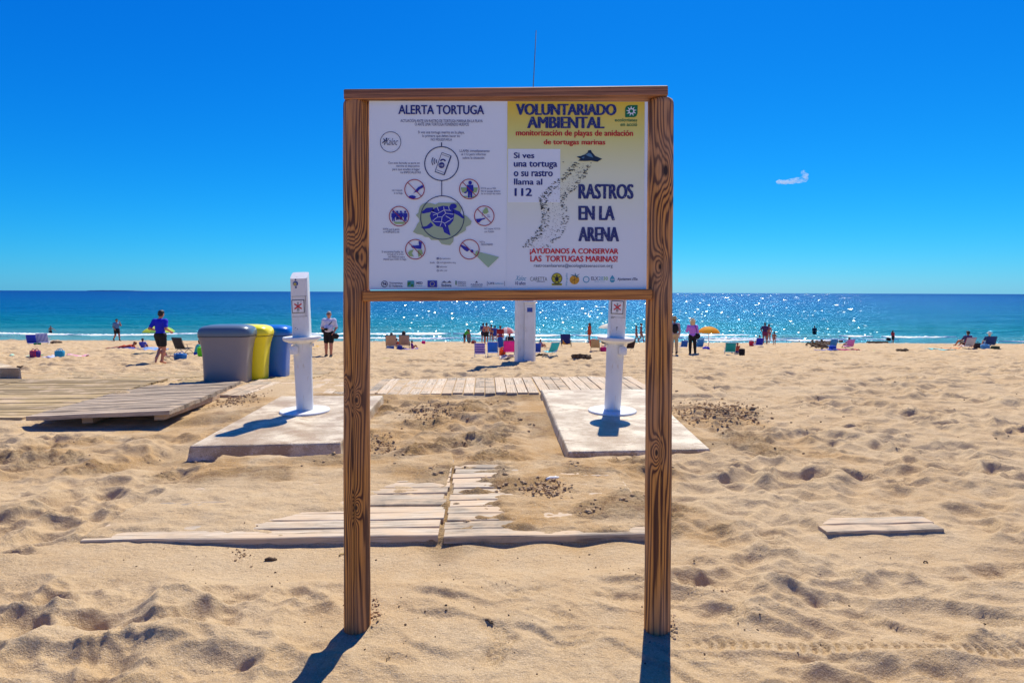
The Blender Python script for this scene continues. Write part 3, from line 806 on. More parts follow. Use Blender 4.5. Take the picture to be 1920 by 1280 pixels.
# far coast and cloud
def build_far():
    p0, p1 = at_y(163, 545, 26000.0), at_y(252, 545, 26000.0)
    n = 60; V, Fc = [], []
    for i in range(n + 1):
        x = p0.x + (p1.x - p0.x) * i / n
        e = math.sin(PI * i / n) ** 0.4
        h = 8 + e * (14 + 8 * float(perlin(np.array(i * 0.31), np.array(2.2), 300)) + 6 * random.random())
        V += [(x, 26000.0, -10), (x, 26000.0, h - 3), (x, 26600.0, h - 6), (x, 27000.0, -10)]
    for i in range(n):
        for k in range(3): Fc.append((i * 4 + k, i * 4 + 4 + k, i * 4 + 5 + k, i * 4 + 1 + k))
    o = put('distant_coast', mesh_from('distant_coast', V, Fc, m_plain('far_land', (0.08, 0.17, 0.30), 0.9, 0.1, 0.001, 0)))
    tag(o, 'low hazy strip of far coast on the left horizon', kind='structure')
build_far()
def build_cloud():
    Y = 2600.0
    t = NT('cloud_vapour'); t.n.remove(t.b)
    vol = t.new('ShaderNodeVolumePrincipled')
    vol.inputs['Color'].default_value = (1, 1, 1, 1); vol.inputs['Anisotropy'].default_value = 0.3
    v = t.coord()
    nz = t.noise(t.mapping(v, (0.016, 0.02, 0.03)), 1.0, 5, 0.62, 0.6)
    t.l.new(t.ramp(nz, ((0.36, 0.0), (0.62, 1.0))), vol.inputs['Density'])
    d = t.n[vol.name]
    mul = t.math('MULTIPLY', t.ramp(nz, ((0.40, 0.0), (0.75, 1.0))), 0.045)
    t.l.new(mul, vol.inputs['Density'])
    t.l.new(vol.outputs[0], t.n['Material Output'].inputs['Volume'])
    mb = MB(); rs = random.Random(3)
    def pt(px, py): return at_y(px, py, Y)
    for px, py, rw, rh in ((1462, 341, 7, 4), (1472, 341.5, 9, 4.2), (1484, 340, 11, 5.5), (1497, 338, 12, 6.0), (1507, 336, 9, 6.0), (1510, 329, 5, 5), (1505, 323, 2.8, 4.2)):
        p = pt(px, py); k = Y / F
        mb.blob((p.x, p.y, p.z), (rw * k, 20, rh * k), rs, 0.12, 10)
    c = pt(1486, 338)
    mb.v = [(a[0] - c.x, a[1] - c.y, a[2] - c.z) for a in mb.v]
    o = mb.build('cloud', t.m, loc=c)
    rm = o.modifiers.new('merge', 'REMESH'); rm.mode = 'VOXEL'; rm.voxel_size = 3.0
    tag(o, 'single small wispy white cloud in the blue sky right of the sign', 'cloud')
build_cloud()

# ------------------------------------------------------------------ boardwalk modules
def warped_plank(L, W, T, rs, ch=0.006):
    """a board with worn ends and a slightly bowed top, length along X from 0 to L, width along Y, top at z=0"""
    n = 6; V, Fc = [], []
    sec = [(0, -T), (0, -ch), (ch, 0), (W - ch, 0), (W, -ch), (W, -T)]
    j0, j1 = rs.uniform(-0.012, 0.012), rs.uniform(-0.012, 0.012)
    for i in range(n + 1):
        x = L * i / n
        if i == 0: x += j0
        if i == n: x += j1
        w = 0.003 * math.sin(i * 1.7 + j0 * 300)
        for (y, z) in sec: V.append((x, y + rs.uniform(-0.0012, 0.0012), z + w))
    m = len(sec)
    for i in range(n):
        for k in range(m):
            Fc.append((i * m + k, i * m + (k + 1) % m, (i + 1) * m + (k + 1) % m, (i + 1) * m + k))
    Fc.append(tuple(range(m))[::-1]); Fc.append(tuple(n * m + k for k in range(m)))
    return V, Fc
def plank_set(L, W, T, mat, seed, n=4):
    rs = random.Random(seed)
    return [mesh_from('plank', *warped_plank(L, W, T, rs), mat) for _ in range(n)]
def deck(label, o, z0, n, L, pitch, mat, along='u', slope=(0, 0), seed=0, jig=0.006, T=0.045, ang=TH, skip=(), cat='boardwalk', group='boardwalk modules lying in the sand', starts=None, zf=None):
    """n boards side by side; along='u' boards run to the right, 'v' boards run away from the sign"""
    rs = random.Random(seed)
    root = thing('boardwalk_module', label, cat, (o[0], o[1], z0), ang, group)
    W = pitch - 0.014
    ms = plank_set(L, W, T, mat, seed)
    for i in range(n):
        if i in skip: continue
        dz = rs.uniform(-jig, jig) * 0.6
        st = (starts(i) if starts else 0.0) + rs.uniform(-0.012, 0.012)
        me = ms[i % 4]
        if along == 'u':
            zz = (zf(i * pitch) if zf else slope[1] * i * pitch) + dz
            p = put('plank', me, root, (st, i * pitch, zz), (math.atan(slope[1]) if not zf else 0, -math.atan(slope[0]) + rs.uniform(-0.001, 0.001), rs.uniform(-0.002, 0.002)))
        else:
            # boards pointing away: local X of the board turned to +Y
            p = put('plank', me, root, (i * pitch + W, st, dz + slope[0] * i * pitch), (0, rs.uniform(-0.002, 0.002), PI / 2 + rs.uniform(-0.004, 0.004)))
    # bearers below
    for q in (0.12, 0.5, 0.88):
        if along == 'u': mb = MB().box(L * q - 0.035, L * q + 0.035, 0.03, n * pitch - 0.04, -T - 0.075, -T - 0.008)
        else: mb = MB().box(0.03, n * pitch - 0.04, L * q - 0.035, L * q + 0.035, -T - 0.075, -T - 0.008)
        b = mb.build('bearer', M_BLOCK, root)
        if along == 'u' and not zf: b.rotation_euler = (math.atan(slope[1]), -math.atan(slope[0]), 0)
        if zf: b.location.z = zf(n * pitch) - 0.02
    return root

deck('half buried whitish boards behind the left sign post with sand drifted over their left end', FL_O, deck_top(0), 13, FL_W, PITCHB, M_PLANK_WHITE, slope=(0, -0.03), seed=11)
deck('half buried boards between the sign posts, only bleached left ends and front edge showing', FR_O, deck_top(0), 12, FR_W, PITCHB, M_PLANK_WHITE, slope=(0, -0.03), seed=12)
rb = deck('short loose pair of bleached boards lying alone in the sand right of the sign', RB_O, 0.022, 2, 0.80, 0.125, M_PLANK_WHITE, seed=13, slope=(0.0, 0.0), ang=R(3.2), T=0.03, group=None, starts=lambda i: 0.05 * i)
# transverse deck: boards point to the sea
TPITCH = 0.182
def td(label, u0, n, z, dv, seed, L=1.72):
    x, y = xy_of(TD_O, u0, dv)
    return deck(label, (x, y), z, n, L, TPITCH, M_PLANK_WHITE, along='v', seed=seed, T=0.05, jig=0.010)
td('raised pale boards in the middle of the cross walk with square board ends showing', -9 * TPITCH, 9, -0.075, 0.0, 21)
td('low sandy module of pale boards just right of the left foot shower', -22 * TPITCH, 13, -0.098, 0.03, 22)
td('sand strewn boards behind the left foot shower beside the tilted grey module', -29 * TPITCH, 7, -0.10, 0.0, 23)
td('pale boards passing behind the right foot shower slab', 0.03, 11, -0.085, 0.16, 24)
# tilted grey deck
def grey_deck():
    n = 21
    ex = Vector(GD_FR - GD_FL); L = 1.76; ex.normalize()
    ey = Vector(((GD_BL - GD_FL) + (GD_BR - GD_FR)) / 2); Ly = ey.length
    ey = (ey - ex * ey.dot(ex)).normalized(); ez = ex.cross(ey)
    Mx = Matrix((ex, ey, ez)).transposed().to_4x4(); Mx.translation = GD_FL
    root = thing('boardwalk_module', 'tilted grey weathered boards propped up on wooden blocks in front of the bins', 'boardwalk', (0, 0, 0), 0, 'boardwalk modules lying in the sand')
    root.matrix_world = Mx
    pitch = Ly / n
    ms = plank_set(L, pitch - 0.022, 0.055, M_PLANK_GREY, 31)
    rs = random.Random(31)
    for i in range(n):
        put('plank', ms[i % 4], root, (-0.118 * i * pitch + rs.uniform(-0.012, 0.012), i * pitch, rs.uniform(-0.004, 0.004)), (rs.uniform(-0.01, 0.01), 0, rs.uniform(-0.002, 0.002)))
    mb = MB()
    for q in (0.35, 0.86):
        for yy in (0.0,):
            MB_ = MB().box(-0.055, 0.075, 0.05, Ly - 0.3, -0.135, -0.058, 0.004)
            o = MB_.build('bearer', M_BLOCK, root, loc=(q * L + 0.05, 0.03, 0)); o.rotation_euler = (0, 0, 0.05)
grey_deck()
# brown deck: three modules side by side, another row further back
for k in range(3):
    x, y = xy_of(AD_O, -2.52 * (k + 1), 0.0)
    deck(['yellowed long boards directly left of the tilted grey module', 'yellowed long boards at the left edge of the photo', 'yellowed long boards beyond the left edge, next module along'][k],
         (x, y), -0.088 - 0.004 * k, 20, 2.50, 0.178, M_PLANK_BROWN, seed=41 + k, jig=0.012, starts=lambda i: 0.0, T=0.04)
def back_zf(y0): return lambda v: float(base(np.array(y0 + v))) - float(base(np.array(y0))) + 0.0
for k in range(5):
    x, y = xy_of(AD_O, 2.45 - 2.52 * (k + 1), 3.75)
    deck(['yellowed boards under and right of the bins, mostly hidden by drifted sand', 'yellowed boards just left of the grey bin, streaked with drifted sand', 'sand streaked yellowed boards behind the left module, second from the bins',
          'sand streaked yellowed boards beside the concrete block', 'sand streaked yellowed boards beyond the concrete block at the left edge'][k],
         (x, y), float(base(np.array(y))) + 0.01, 16, 2.50, 0.185, M_PLANK_BROWN, seed=51 + k, jig=0.012, T=0.04, zf=back_zf(y))

# ------------------------------------------------------------------ slabs
def slab(name, q, ztop, thick, label, mat, inset=0.05):
    cx, cy = sum(p[0] for p in q) / 4, sum(p[1] for p in q) / 4
    n = 14; bev = [(0.0, 0.0, 1.0)]
    root = None
    def ringpts(off, z, nn=12):
        out = []
        for i in range(4):
            a, b = q[i], q[(i + 1) % 4]
            for k in range(nn):
                t = k / nn
                x, y = a[0] * (1 - t) + b[0] * t, a[1] * (1 - t) + b[1] * t
                dx, dy = x - cx, y - cy; l = math.hypot(dx, dy)
                j = 0.006 * float(perlin(np.array(x * 3), np.array(y * 3 + z * 9), 400))
                out.append((x + dx / l * (off + j) - cx, y + dy / l * (off + j) - cy, z + 0.004 * float(perlin(np.array(x * 2), np.array(y * 2), 401))))
        return out
    rings = [ringpts(0.075, -thick), ringpts(0.03, -thick * 0.5), ringpts(0.008, -0.022), ringpts(-0.002, -0.008), ringpts(-0.020, 0.0)]
    V = [p for r in rings for p in r]; m = len(rings[0]); Fc = []
    for i in range(len(rings) - 1):
        for k in range(m): Fc.append((i * m + k, i * m + (k + 1) % m, (i + 1) * m + (k + 1) % m, (i + 1) * m + k))
    Fc.append(tuple((len(rings) - 1) * m + k for k in range(m)))
    o = put(name, mesh_from(name, V, Fc, mat, False), None, (cx, cy, ztop))
    return tag(o, label, 'concrete slab', 'concrete slabs on the beach')
slab('concrete_slab', SLAB_L, SLAB_Z, 0.22, 'thick concrete slab under the left foot shower with its rough front face exposed', M_CONC)
slab('concrete_slab', SLAB_R, SLAB_Z, 0.22, 'wet glinting concrete slab under the right foot shower, sunk nearly level with the sand', M_CONC)
zc = 0.02
blk = [tuple(at_z(px, py, zc)[:2]) for px, py in ((-140, 692), (38, 690), (14, 679.5), (-150, 680))]
blk = [(blk[1][0] - 2.2, blk[1][1]), blk[1], (blk[1][0] - 2.3, blk[1][1] + 1.75), (blk[1][0] - 4.5, blk[1][1] + 1.75)]
slab('concrete_slab', blk, zc, 0.30, 'raised concrete slab end sticking in at the left edge beyond the boards', M_CONC2)

# ------------------------------------------------------------------ foot showers
def disc(mb, c, r, n=20, M=None):
    V = [(c[0] + r * math.cos(2 * PI * k / n), c[1], c[2] + r * math.sin(2 * PI * k / n)) for k in range(n)]
    mb.add(V, [tuple(range(n))])
def ring_xz(mb, c, r0, r1, n=48):
    V = []
    for k in range(n):
        t = 2 * PI * k / n
        V += [(c[0] + r0 * math.cos(t), c[1], c[2] + r0 * math.sin(t)), (c[0] + r1 * math.cos(t), c[1], c[2] + r1 * math.sin(t))]
    mb.add(V, [(2 * k, 2 * k + 1, (2 * k + 3) % (2 * n), (2 * k + 2) % (2 * n)) for k in range(n)])
def prism_xz(mb, pts, y):
    mb.add([(x, y, z) for x, z in pts], [tuple(range(len(pts)))])
def line_xz(mb, a, b, w, y):
    dx, dz = b[0] - a[0], b[1] - a[1]; l = math.hypot(dx, dz) or 1
    nx, nz = -dz / l * w / 2, dx / l * w / 2
    prism_xz(mb, [(a[0] - nx, a[1] - nz), (b[0] - nx, b[1] - nz), (b[0] + nx, b[1] + nz), (a[0] + nx, a[1] + nz)], y)
M_NAVY = m_plain('navy_print', (0.018, 0.024, 0.14), 0.45, 0.05, 30, 0)
M_RED = m_plain('red_print', (0.55, 0.02, 0.03), 0.45, 0.05, 30, 0)
M_WPRINT = m_plain('white_print', (0.8, 0.8, 0.8), 0.45, 0.03, 30, 0)
def shower(px, py, lean, label, side, emblem, yaw):
    p = at_z(px, py, SLAB_Z + 0.02); k = F / p.y
    root = thing('foot_shower', label, 'beach shower', (p.x, p.y, SLAB_Z + 0.003), yaw, 'foot showers', 0.93)
    body = bpy.data.objects.new('column', None)
    H_TRAY, H_TOP = 1.085, 1.985
    o = MB().lathe([(0.352, 0.0), (0.352, 0.018), (0.345, 0.026), (0.12, 0.028)], 56).build('base_plate', M_WHITE, root, True); auto_smooth(o)
    rot = (0, lean, 0)
    o = MB().lathe([(0.118, 0.02), (0.122, 0.5), (0.130, 0.93), (0.130, H_TRAY - 0.01)], 40).build('column', M_WHITE, root, True, rot=rot); auto_smooth(o)
    tx = math.sin(lean)
    o = MB().lathe([(0.135, -0.085), (0.17, -0.075), (0.235, -0.050), (0.262, -0.034), (0.268, -0.028), (0.268, 0.006), (0.262, 0.012), (0.250, 0.008), (0.13, 0.002)], 56, (0, 0, H_TRAY)).build('tray', M_WHITE, root, True, rot=rot); auto_smooth(o, 28)
    # upper housing: box with rounded vertical edges and a sloping top
    mb = MB(); n = 32; V, Fc = [], []
    for (zz, a, b) in ((H_TRAY, 0.122, 0.095), (1.3, 0.121, 0.095), (H_TOP, 0.119, 0.094)):
        for q in range(n):
            t = 2 * PI * (q + 0.5) / n; ct, st = math.cos(t), math.sin(t)
            x = a * math.copysign(abs(ct) ** (2 / 7), ct); y = b * math.copysign(abs(st) ** (2 / 7), st)
            V.append((x, y, zz + (0.05 * (y / b) if zz == H_TOP else 0)))
    for i in range(2):
        for q in range(n): Fc.append((i * n + q, i * n + (q + 1) % n, (i + 1) * n + (q + 1) % n, (i + 1) * n + q))
    Fc.append(tuple(2 * n + q for q in range(n)))
    mb.add(V, Fc); hous = mb.build('housing', M_WHITE, root, True, rot=rot); auto_smooth(hous)
    yf = -0.0965
    # access panel seams
    mb = MB()
    for zz in (1.39, 1.68): mb.box(-0.105, 0.108, yf - 0.0006, yf + 0.004, zz - 0.0018, zz + 0.0018)
    mb.box(0.088, 0.0905, yf - 0.0006, yf + 0.004, 1.39, 1.68)
    mb.build('panel_seam', M_BLACK, hous)
    # sticker with crossed out bottle
    st = MB().box(-0.104, 0.072, yf - 0.003, yf + 0.003, 1.440, 1.632, 0.0).build('sticker_border', M_BLACK, hous)
    MB().box(-0.094, 0.062, yf - 0.0045, yf - 0.0031, 1.450, 1.622).build('sticker', M_WPRINT, hous)
    mb = MB(); y = yf - 0.0056
    line_xz(mb, (-0.066, 1.575), (0.034, 1.500), 0.020, y); line_xz(mb, (-0.066, 1.500), (0.034, 1.575), 0.020, y - 0.0004)
    mb.build('red_cross', M_RED, hous)
    mb = MB()
    prism_xz(mb, [(-0.032, 1.47), (0.0, 1.47), (0.004, 1.50), (-0.004, 1.515), (-0.004, 1.60), (-0.028, 1.60), (-0.028, 1.515), (-0.036, 1.50)], yf - 0.0050)
    prism_xz(mb, [(0.01, 1.60), (0.045, 1.60), (0.045, 1.606), (0.01, 1.606)], yf - 0.005); prism_xz(mb, [(-0.04, 1.456), (-0.005, 1.456), (-0.005, 1.461), (-0.04, 1.461)], yf - 0.005)
    mb.build('crossed_out_bottle', m_plain('grey_print', (0.3, 0.32, 0.33), 0.5, 0.1, 20, 0), hous)
    if emblem:
        e = MB(); disc(e, (-0.040, yf - 0.002, 1.865), 0.036, 24); e.build('emblem', m_plain('emblem_blue', (0.03, 0.08, 0.30), 0.5, 0.2, 60, 0), hous)
        e = MB(); disc(e, (-0.046, yf - 0.0026, 1.858), 0.022, 18); e.build('emblem_centre', m_plain('emblem_gold', (0.45, 0.38, 0.08), 0.5, 0.5, 60, 0), hous)
        e = MB(); disc(e, (-0.038, yf - 0.002, 1.922), 0.012, 12); disc(e, (-0.036, yf - 0.002, 1.81), 0.013, 12); e.build('emblem_mark', M_NAVY, hous)
        mb = MB(); line_xz(mb, (-0.07, 1.225), (-0.055, 1.235), 0.006, yf - 0.001); line_xz(mb, (-0.04, 1.22), (-0.036, 1.2), 0.004, yf - 0.001); mb.build('scratch', M_BLACK, hous)
    else:
        mb = MB()
        for q, (a, b) in enumerate(((-0.112, 0), (-0.112, 1), (-0.112, 2), (-0.112, 4.3))):
            line_xz(mb, (-0.112, 1.505 - 0.014 * b), (-0.098, 1.505 - 0.014 * b), 0.007, yf - 0.001)
        line_xz(mb, (-0.10, 1.398), (-0.04, 1.398), 0.003, yf - 0.001); line_xz(mb, (-0.10, 1.378), (-0.06, 1.378), 0.005, yf - 0.001)
        line_xz(mb, (-0.02, 1.24), (0.003, 1.25), 0.010, yf - 0.001); line_xz(mb, (-0.004, 1.25), (-0.012, 1.20), 0.005, yf - 0.001); line_xz(mb, (-0.01, 1.17), (-0.008, 1.165), 0.004, yf - 0.001)
        mb.build('small_marking', M_BLACK, hous)
    # push button spout below the tray
    sx = side
    mb = MB(); mb.lathe([(0.052, 0), (0.060, 0.02), (0.060, 0.09), (0.048, 0.115), (0.02, 0.125)], 20, (sx * 0.085, -0.15, H_TRAY - 0.23))
    o = mb.build('push_button', M_WHITE, root, True, rot=rot); auto_smooth(o)
    mb = MB(); mb.tube([(-sx * 0.13, -0.03, H_TRAY - 0.10), (-sx * 0.16, -0.05, H_TRAY - 0.10), (-sx * 0.16, -0.05, H_TRAY - 0.135)], 0.016, 8)
    o = mb.build('nozzle', M_WHITE, root, True, rot=rot); auto_smooth(o)
    return root
shower(572, 768.5, -0.036, 'white foot shower column on the thick slab left of the sign, beside the bins', -1, True, 0.12)
shower(1148, 768.5, 0.042, 'white foot shower column on the glinting slab, seen under the right half of the sign', 1, False, -0.02)

# ------------------------------------------------------------------ bins
def bin_(px_c, y, mat, lidmat, label, hole, w=1.03):
    zg = float(base(np.array(y))) + 0.005
    p = at_y(px_c, 650, y)
    root = thing('recycling_bin', label, 'bin', (p.x, y, zg), R(8), 'recycling bins on the boardwalk')
    hw = w / 2
    prof = [(0.79, 0.0), (0.805, 0.02), (0.812, 0.25), (0.828, 0.45), (0.855, 0.62), (0.895, 0.76), (0.942, 0.86), (0.985, 0.915), (0.990, 0.93)]
    ex = (1.0, 0.72, 5.0)
    o = MB().lathe([(hw * a, z) for a, z in prof], 64, ex=ex).build('body', mat, root, True); auto_smooth(o, 40)
    lid = [(0.965, 0.930), (1.0, 0.934), (1.012, 0.945), (1.012, 0.985), (1.006, 1.02), (0.985, 1.055), (0.945, 1.085), (0.88, 1.108), (0.79, 1.126), (0.66, 1.140), (0.42, 1.150), (0.15, 1.154)]
    o = MB().lathe([(hw * a, z) for a, z in lid], 64, ex=(1.0, 0.72, 4.2)).build('lid', lidmat, root, True); auto_smooth(o, 50)
    o = MB().lathe([(hw * 0.93, 0.905), (hw * 0.992, 0.919), (hw * 0.992, 0.9275)], 64, ex=ex).build('lid_seam', M_BLACK, root)
    if hole:
        m = MB().lathe([(0.028, 0), (0.028, 0.012), (0.02, 0.014)], 16, (0, 0, 0)).build('lock', M_BLACK, root, False, loc=(-0.24, -hw * 0.72 * 0.965, 0.965), rot=(PI / 2, 0, 0))
    return root
def bmat(name, c): return m_plain(name, c, 0.30, 0.06, 5, 0.05)
g1 = bmat('grey_plastic', (0.25, 0.225, 0.235)); 
bin_(427.5, 11.65, g1, bmat('grey_lid_plastic', (0.11, 0.155, 0.21)), 'grey flared plastic bin with domed lid, nearest of the three', False, 1.0)
yl = bmat('yellow_plastic', (0.95, 0.78, 0.01)); bin_(461, 12.25, yl, yl, 'yellow flared plastic bin between the grey and the blue one', False, 1.03)
bl = bmat('blue_plastic', (0.0, 0.13, 0.50)); bin_(503.5, 12.95, bl, bl, 'blue flared plastic bin behind the yellow one next to the left shower', True, 1.02)

# ------------------------------------------------------------------ mast with its cabinet
def mast():
    y = 19.3; zg = float(base(np.array(y)))
    p = at_y(984, 680, y); k = y / F
    root = thing('beach_mast', 'tall white pole with front cabinet and thin rod rising above the sign', 'mast', (p.x, y, zg - 0.05), 0)
    a = at_y(966, 563, y).x - p.x, at_y(981.5, 563, y).x - p.x
    o = MB().lathe([(0.215, 0), (0.205, 1.2), (0.195, 2.4), (0.17, 5.0), (0.12, 7.2), (0.05, 7.3)], 6, (-0.13, 0.12, 0)).build('left_shaft', M_WHITE, root, False)
    o = MB().lathe([(0.16, 0), (0.155, 2.4), (0.13, 5.2), (0.10, 5.5)], 8, (0.20, 0.18, 0)).build('right_shaft', M_WHITE, root, False)
    cab = MB().box(-0.02, 0.30, -0.16, 0.14, 0.0, 2.02, 0.012).build('cabinet', M_WHITE, root)
    MB().box(0.005, 0.275, -0.168, -0.161, 0.10, 1.92, 0.0).build('door', M_WHITE, cab)
    MB().box(0.065, 0.24, -0.176, -0.169, 1.72, 1.86).build('blue_plate', m_plain('blue_plate', (0.01, 0.06, 0.35), 0.4, 0.05, 10, 0), cab)
    mb = MB().box(-0.05, 0.40, -0.20, 0.2, 2.02, 2.08, 0.008); mb.tube([(0.36, -0.12, 2.08), (0.42, -0.16, 2.25), (0.40, -0.16, 2.5)], 0.02, 8); mb.tube([(0.0, -0.1, 2.08), (-0.02, -0.14, 2.4)], 0.03, 8)
    mb.build('bracket', M_WHITE, root)
    MB().lathe([(0.012, 0), (0.012, 0.02), (0.004, 0.022)], 10).build('lock', M_STEEL, cab, loc=(0.02, -0.168, 1.1), rot=(PI / 2, 0, 0))
    t, b = at_y(1005.5, 52, y), at_y(999.5, 168, y)
    mb = MB(); mb.tube([(0.10, 0.1, 5.3), (b.x - p.x, 0.1, b.z - zg), (t.x - p.x, 0.1, t.z - zg)], [0.022, 0.017, 0.013], 8)
    mb.build('rod', m_plain('rod_grey', (0.16, 0.22, 0.26), 0.5, 0.1, 10, 0), root, True)
mast()

# ------------------------------------------------------------------ the information sign
YP = 2.722                                   # front of the printed panel
SG = thing('information_sign', 'wooden framed notice board on two round posts about sea turtles on the beach', 'sign', (0, 2.76, 0))
OFF = Vector((0, -2.76, 0))
def sp(px, py, y=YP):
    p = at_y(px, py, y); return p.x, p.z
M_POST_L = make_wood('post_wood_a', (0.70, 0.285, 0.055), (0.085, 0.020, 0.006), (0.42, 0.20, 0.10), 118, ((-0.035, -0.052, 1.79, 0.015), (0.018, -0.058, 1.76, 0.018), (-0.045, -0.04, 1.14, 0.012), (0.012, -0.06, 1.10, 0.010), (0.01, -0.06, 0.60, 0.010)), seed=0.0)
M_POST_R = make_wood('post_wood_b', (0.72, 0.30, 0.06), (0.090, 0.022, 0.006), (0.48, 0.26, 0.15), 104, ((0.008, -0.06, 2.16, 0.024), (-0.015, -0.06, 1.72, 0.014), (-0.022, -0.055, 0.86, 0.012)), seed=3.3, off=(-0.25, 0.3))
def make_beam_wood(name, a, b):
    t = NT(name, 0.6); v = t.coord()
    g = t.noise(t.mapping(v, (0.35, 14, 30)), 4.0, 5, 0.6, 0.6)
    g2 = t.noise(t.mapping(v, (1.5, 60, 130)), 4.0, 3)
    c = t.mix(t.ramp(g, ((0.36, 0.0), (0.62, 1.0))), b, a)
    c = t.mix(t.ramp(g2, ((0.33, 0.6), (0.47, 0.0))), c, tuple(x * 0.4 for x in b))
    t.color(c); n = t.bump(g, 0.3, 0.002); t.bump(g2, 0.3, 0.001, n)
    return t.m
M_BEAM = make_beam_wood('beam_wood', (0.44, 0.19, 0.085), (0.13, 0.045, 0.022))
M_RAIL = make_beam_wood('rail_wood', (0.70, 0.29, 0.06), (0.26, 0.075, 0.014))

def post(px_top, px_bot, ztop, mat, crack, label=None, seed=1):
    xt, xb = at_y(px_top, 190, 2.76).x, at_y(px_bot, 1190, 2.76).x
    n, z0 = 88, -0.25
    zs = list(np.linspace(z0, ztop - 0.035, 260)) + [ztop - 0.02, ztop - 0.008, ztop - 0.002, ztop]
    cut = [1.0] * 260 + [0.985, 0.90, 0.72, 0.30]
    V, Fc = [], []
    rs = random.Random(seed)
    for i, z in enumerate(zs):
        cx = xb + (xt - xb) * max(z, 0) / 2.45
        wob = 0.0007 * math.sin(z * 9 + seed)
        for k in range(n):
            t = 2 * PI * k / n
            r = 0.0610 + wob + 0.0009 * float(math.sin(3 * t + z * 1.5 + seed)) + 0.0005 * math.sin(7 * t + z * 4)
            # drying cracks: deep, narrow grooves that wander down the post
            for (a0, wid, dep, za, zb) in crack:
                if za < z < zb:
                    e = min(1.0, (z - za) / 0.08, (zb - z) / 0.08)
                    ac = a0 + 0.05 * math.sin(z * 3.1 + seed) + 0.02 * math.sin(z * 13)
                    d = (t - ac) * r
                    r -= dep * e * math.exp(-(d / wid) ** 2)
            V.append(((cx - xb) + r * cut[i] * math.cos(t), r * cut[i] * math.sin(t), z))
    m = len(zs)
    for i in range(m - 1):
        for k in range(n): Fc.append((i * n + k, i * n + (k + 1) % n, (i + 1) * n + (k + 1) % n, (i + 1) * n + k))
    Fc.append(tuple((m - 1) * n + k for k in range(n)))
    o = put('post', mesh_from('post', V, Fc, mat, True), SG, (xb, 0, 0))
    return o
A = -PI / 2 + 2 * PI
post(669, 669.5, 2.495, M_POST_L, [(A - 0.02, 0.0022, 0.011, -0.2, 1.25), (A + 0.05, 0.0014, 0.006, 1.2, 2.44), (A - 0.5, 0.0010, 0.004, 0.3, 1.6)], seed=1)
post(1238.5, 1232.0, 2.505, M_POST_R, [(A + 0.05, 0.0016, 0.008, 0.15, 1.1), (A - 0.1, 0.0012, 0.005, 1.3, 2.4), (A + 0.5, 0.0010, 0.004, 0.9, 2.2)], seed=2)

def beam(name, l0, r0, l1, r1, y0, y1, mat, ch=0.004):
    """bar whose front face has the corners l0 (top left), r0, l1 (bottom left), r1 in the picture"""
    pts = [sp(*l0, y0), sp(*r0, y0), sp(*r1, y0), sp(*l1, y0)]
    cx, cz = sum(p[0] for p in pts) / 4, sum(p[1] for p in pts) / 4
    L = pts[1][0] - pts[0][0]; H = ((pts[0][1] - pts[3][1]) + (pts[1][1] - pts[2][1])) / 2
    a = -math.atan2(pts[1][1] - pts[0][1], L)
    mb = MB().box(-L / 2, L / 2, y0 - 2.76, y1 - 2.76, -H / 2, H / 2, ch)
    o = mb.build(name, mat, SG, loc=(cx, 0, cz), rot=(0, a, 0))
    return o
beam('top_beam', (644, 167), (1253, 160), (644, 185), (1253, 180.5), 2.70, 2.82, M_BEAM)
beam('bottom_rail', (680, 545), (1223, 542), (680, 564), (1223, 563), 2.692, 2.735, M_RAIL)

# panel
def make_panel(name, top, bottom, gold=None):
    t = NT(name, 0.33); v = t.coord()
    t.color(t.mix(t.noise(v, 2.0, 3), bottom, top))
    t.b.inputs['Specular IOR Level'].default_value = 0.4
    t.bump(t.noise(v, 3.0, 2), 0.05, 0.01)
    return t.m
M_PANEL = make_panel('white_laminate', (0.78, 0.84, 0.90), (0.82, 0.87, 0.92))
def make_poster():
    t = NT('poster_print', 0.33); v = t.coord()
    sx = t.new('ShaderNodeSeparateXYZ'); t.l.new(v, sx.inputs[0])
    f = t.math('MULTIPLY', t.math('SUBTRACT', sx.outputs[2], 1.60), 1.0 / 0.88)
    col = t.ramp(f, ((0.0, (0.80, 0.85, 0.92)), (0.32, (0.78, 0.82, 0.84)), (0.62, (0.80, 0.82, 0.56)), (0.84, (0.76, 0.70, 0.18)), (1.0, (0.84, 0.56, 0.01))))
    t.color(col); return t.m
x0, _ = sp(692, 300); x1, _ = sp(1214, 300); zt, zb = sp(960, 190)[1], sp(960, 544)[1]
pan = MB().box(x0, x1, YP + 0.001 - 2.76, YP + 0.012 - 2.76, zb, zt, 0.0).build('panel', M_PANEL, SG)
x0, _ = sp(951, 300); x1, _ = sp(1208, 300)
YO = YP - 2.76
pos = MB().box(x0, x1, YO - 0.0012, YO + 0.0004, zb + 0.001, zt - 0.001).build('poster', make_poster(), SG)
a, b = sp(952.5, 279.5), sp(1050, 380)
L0, L1, L2, L3 = YO - 0.0020, YO - 0.0028, YO - 0.0036, YO - 0.0044
MB().box(a[0], b[0], L0, L0 + 0.0005, b[1], a[1]).build('white_text_box', M_PANEL, pos)
MB_l = lambda px, py: sp(px, py)
_pm = {}
def ink(c):
    if c not in _pm: _pm[c] = m_plain('ink_%d_%d_%d' % c, srgb(*c), 0.45, 0.04, 40, 0)
    return _pm[c]
def worn_ink():
    t = NT('worn_navy_ink', 0.5); v = t.coord()
    f = t.math('MULTIPLY', t.ramp(t.noise(v, 140, 5, 0.75), ((0.56, 0.0), (0.62, 0.8))), 1.0)
    t.color(t.mix(f, (0.016, 0.022, 0.16), (0.30, 0.34, 0.38))); return t.m
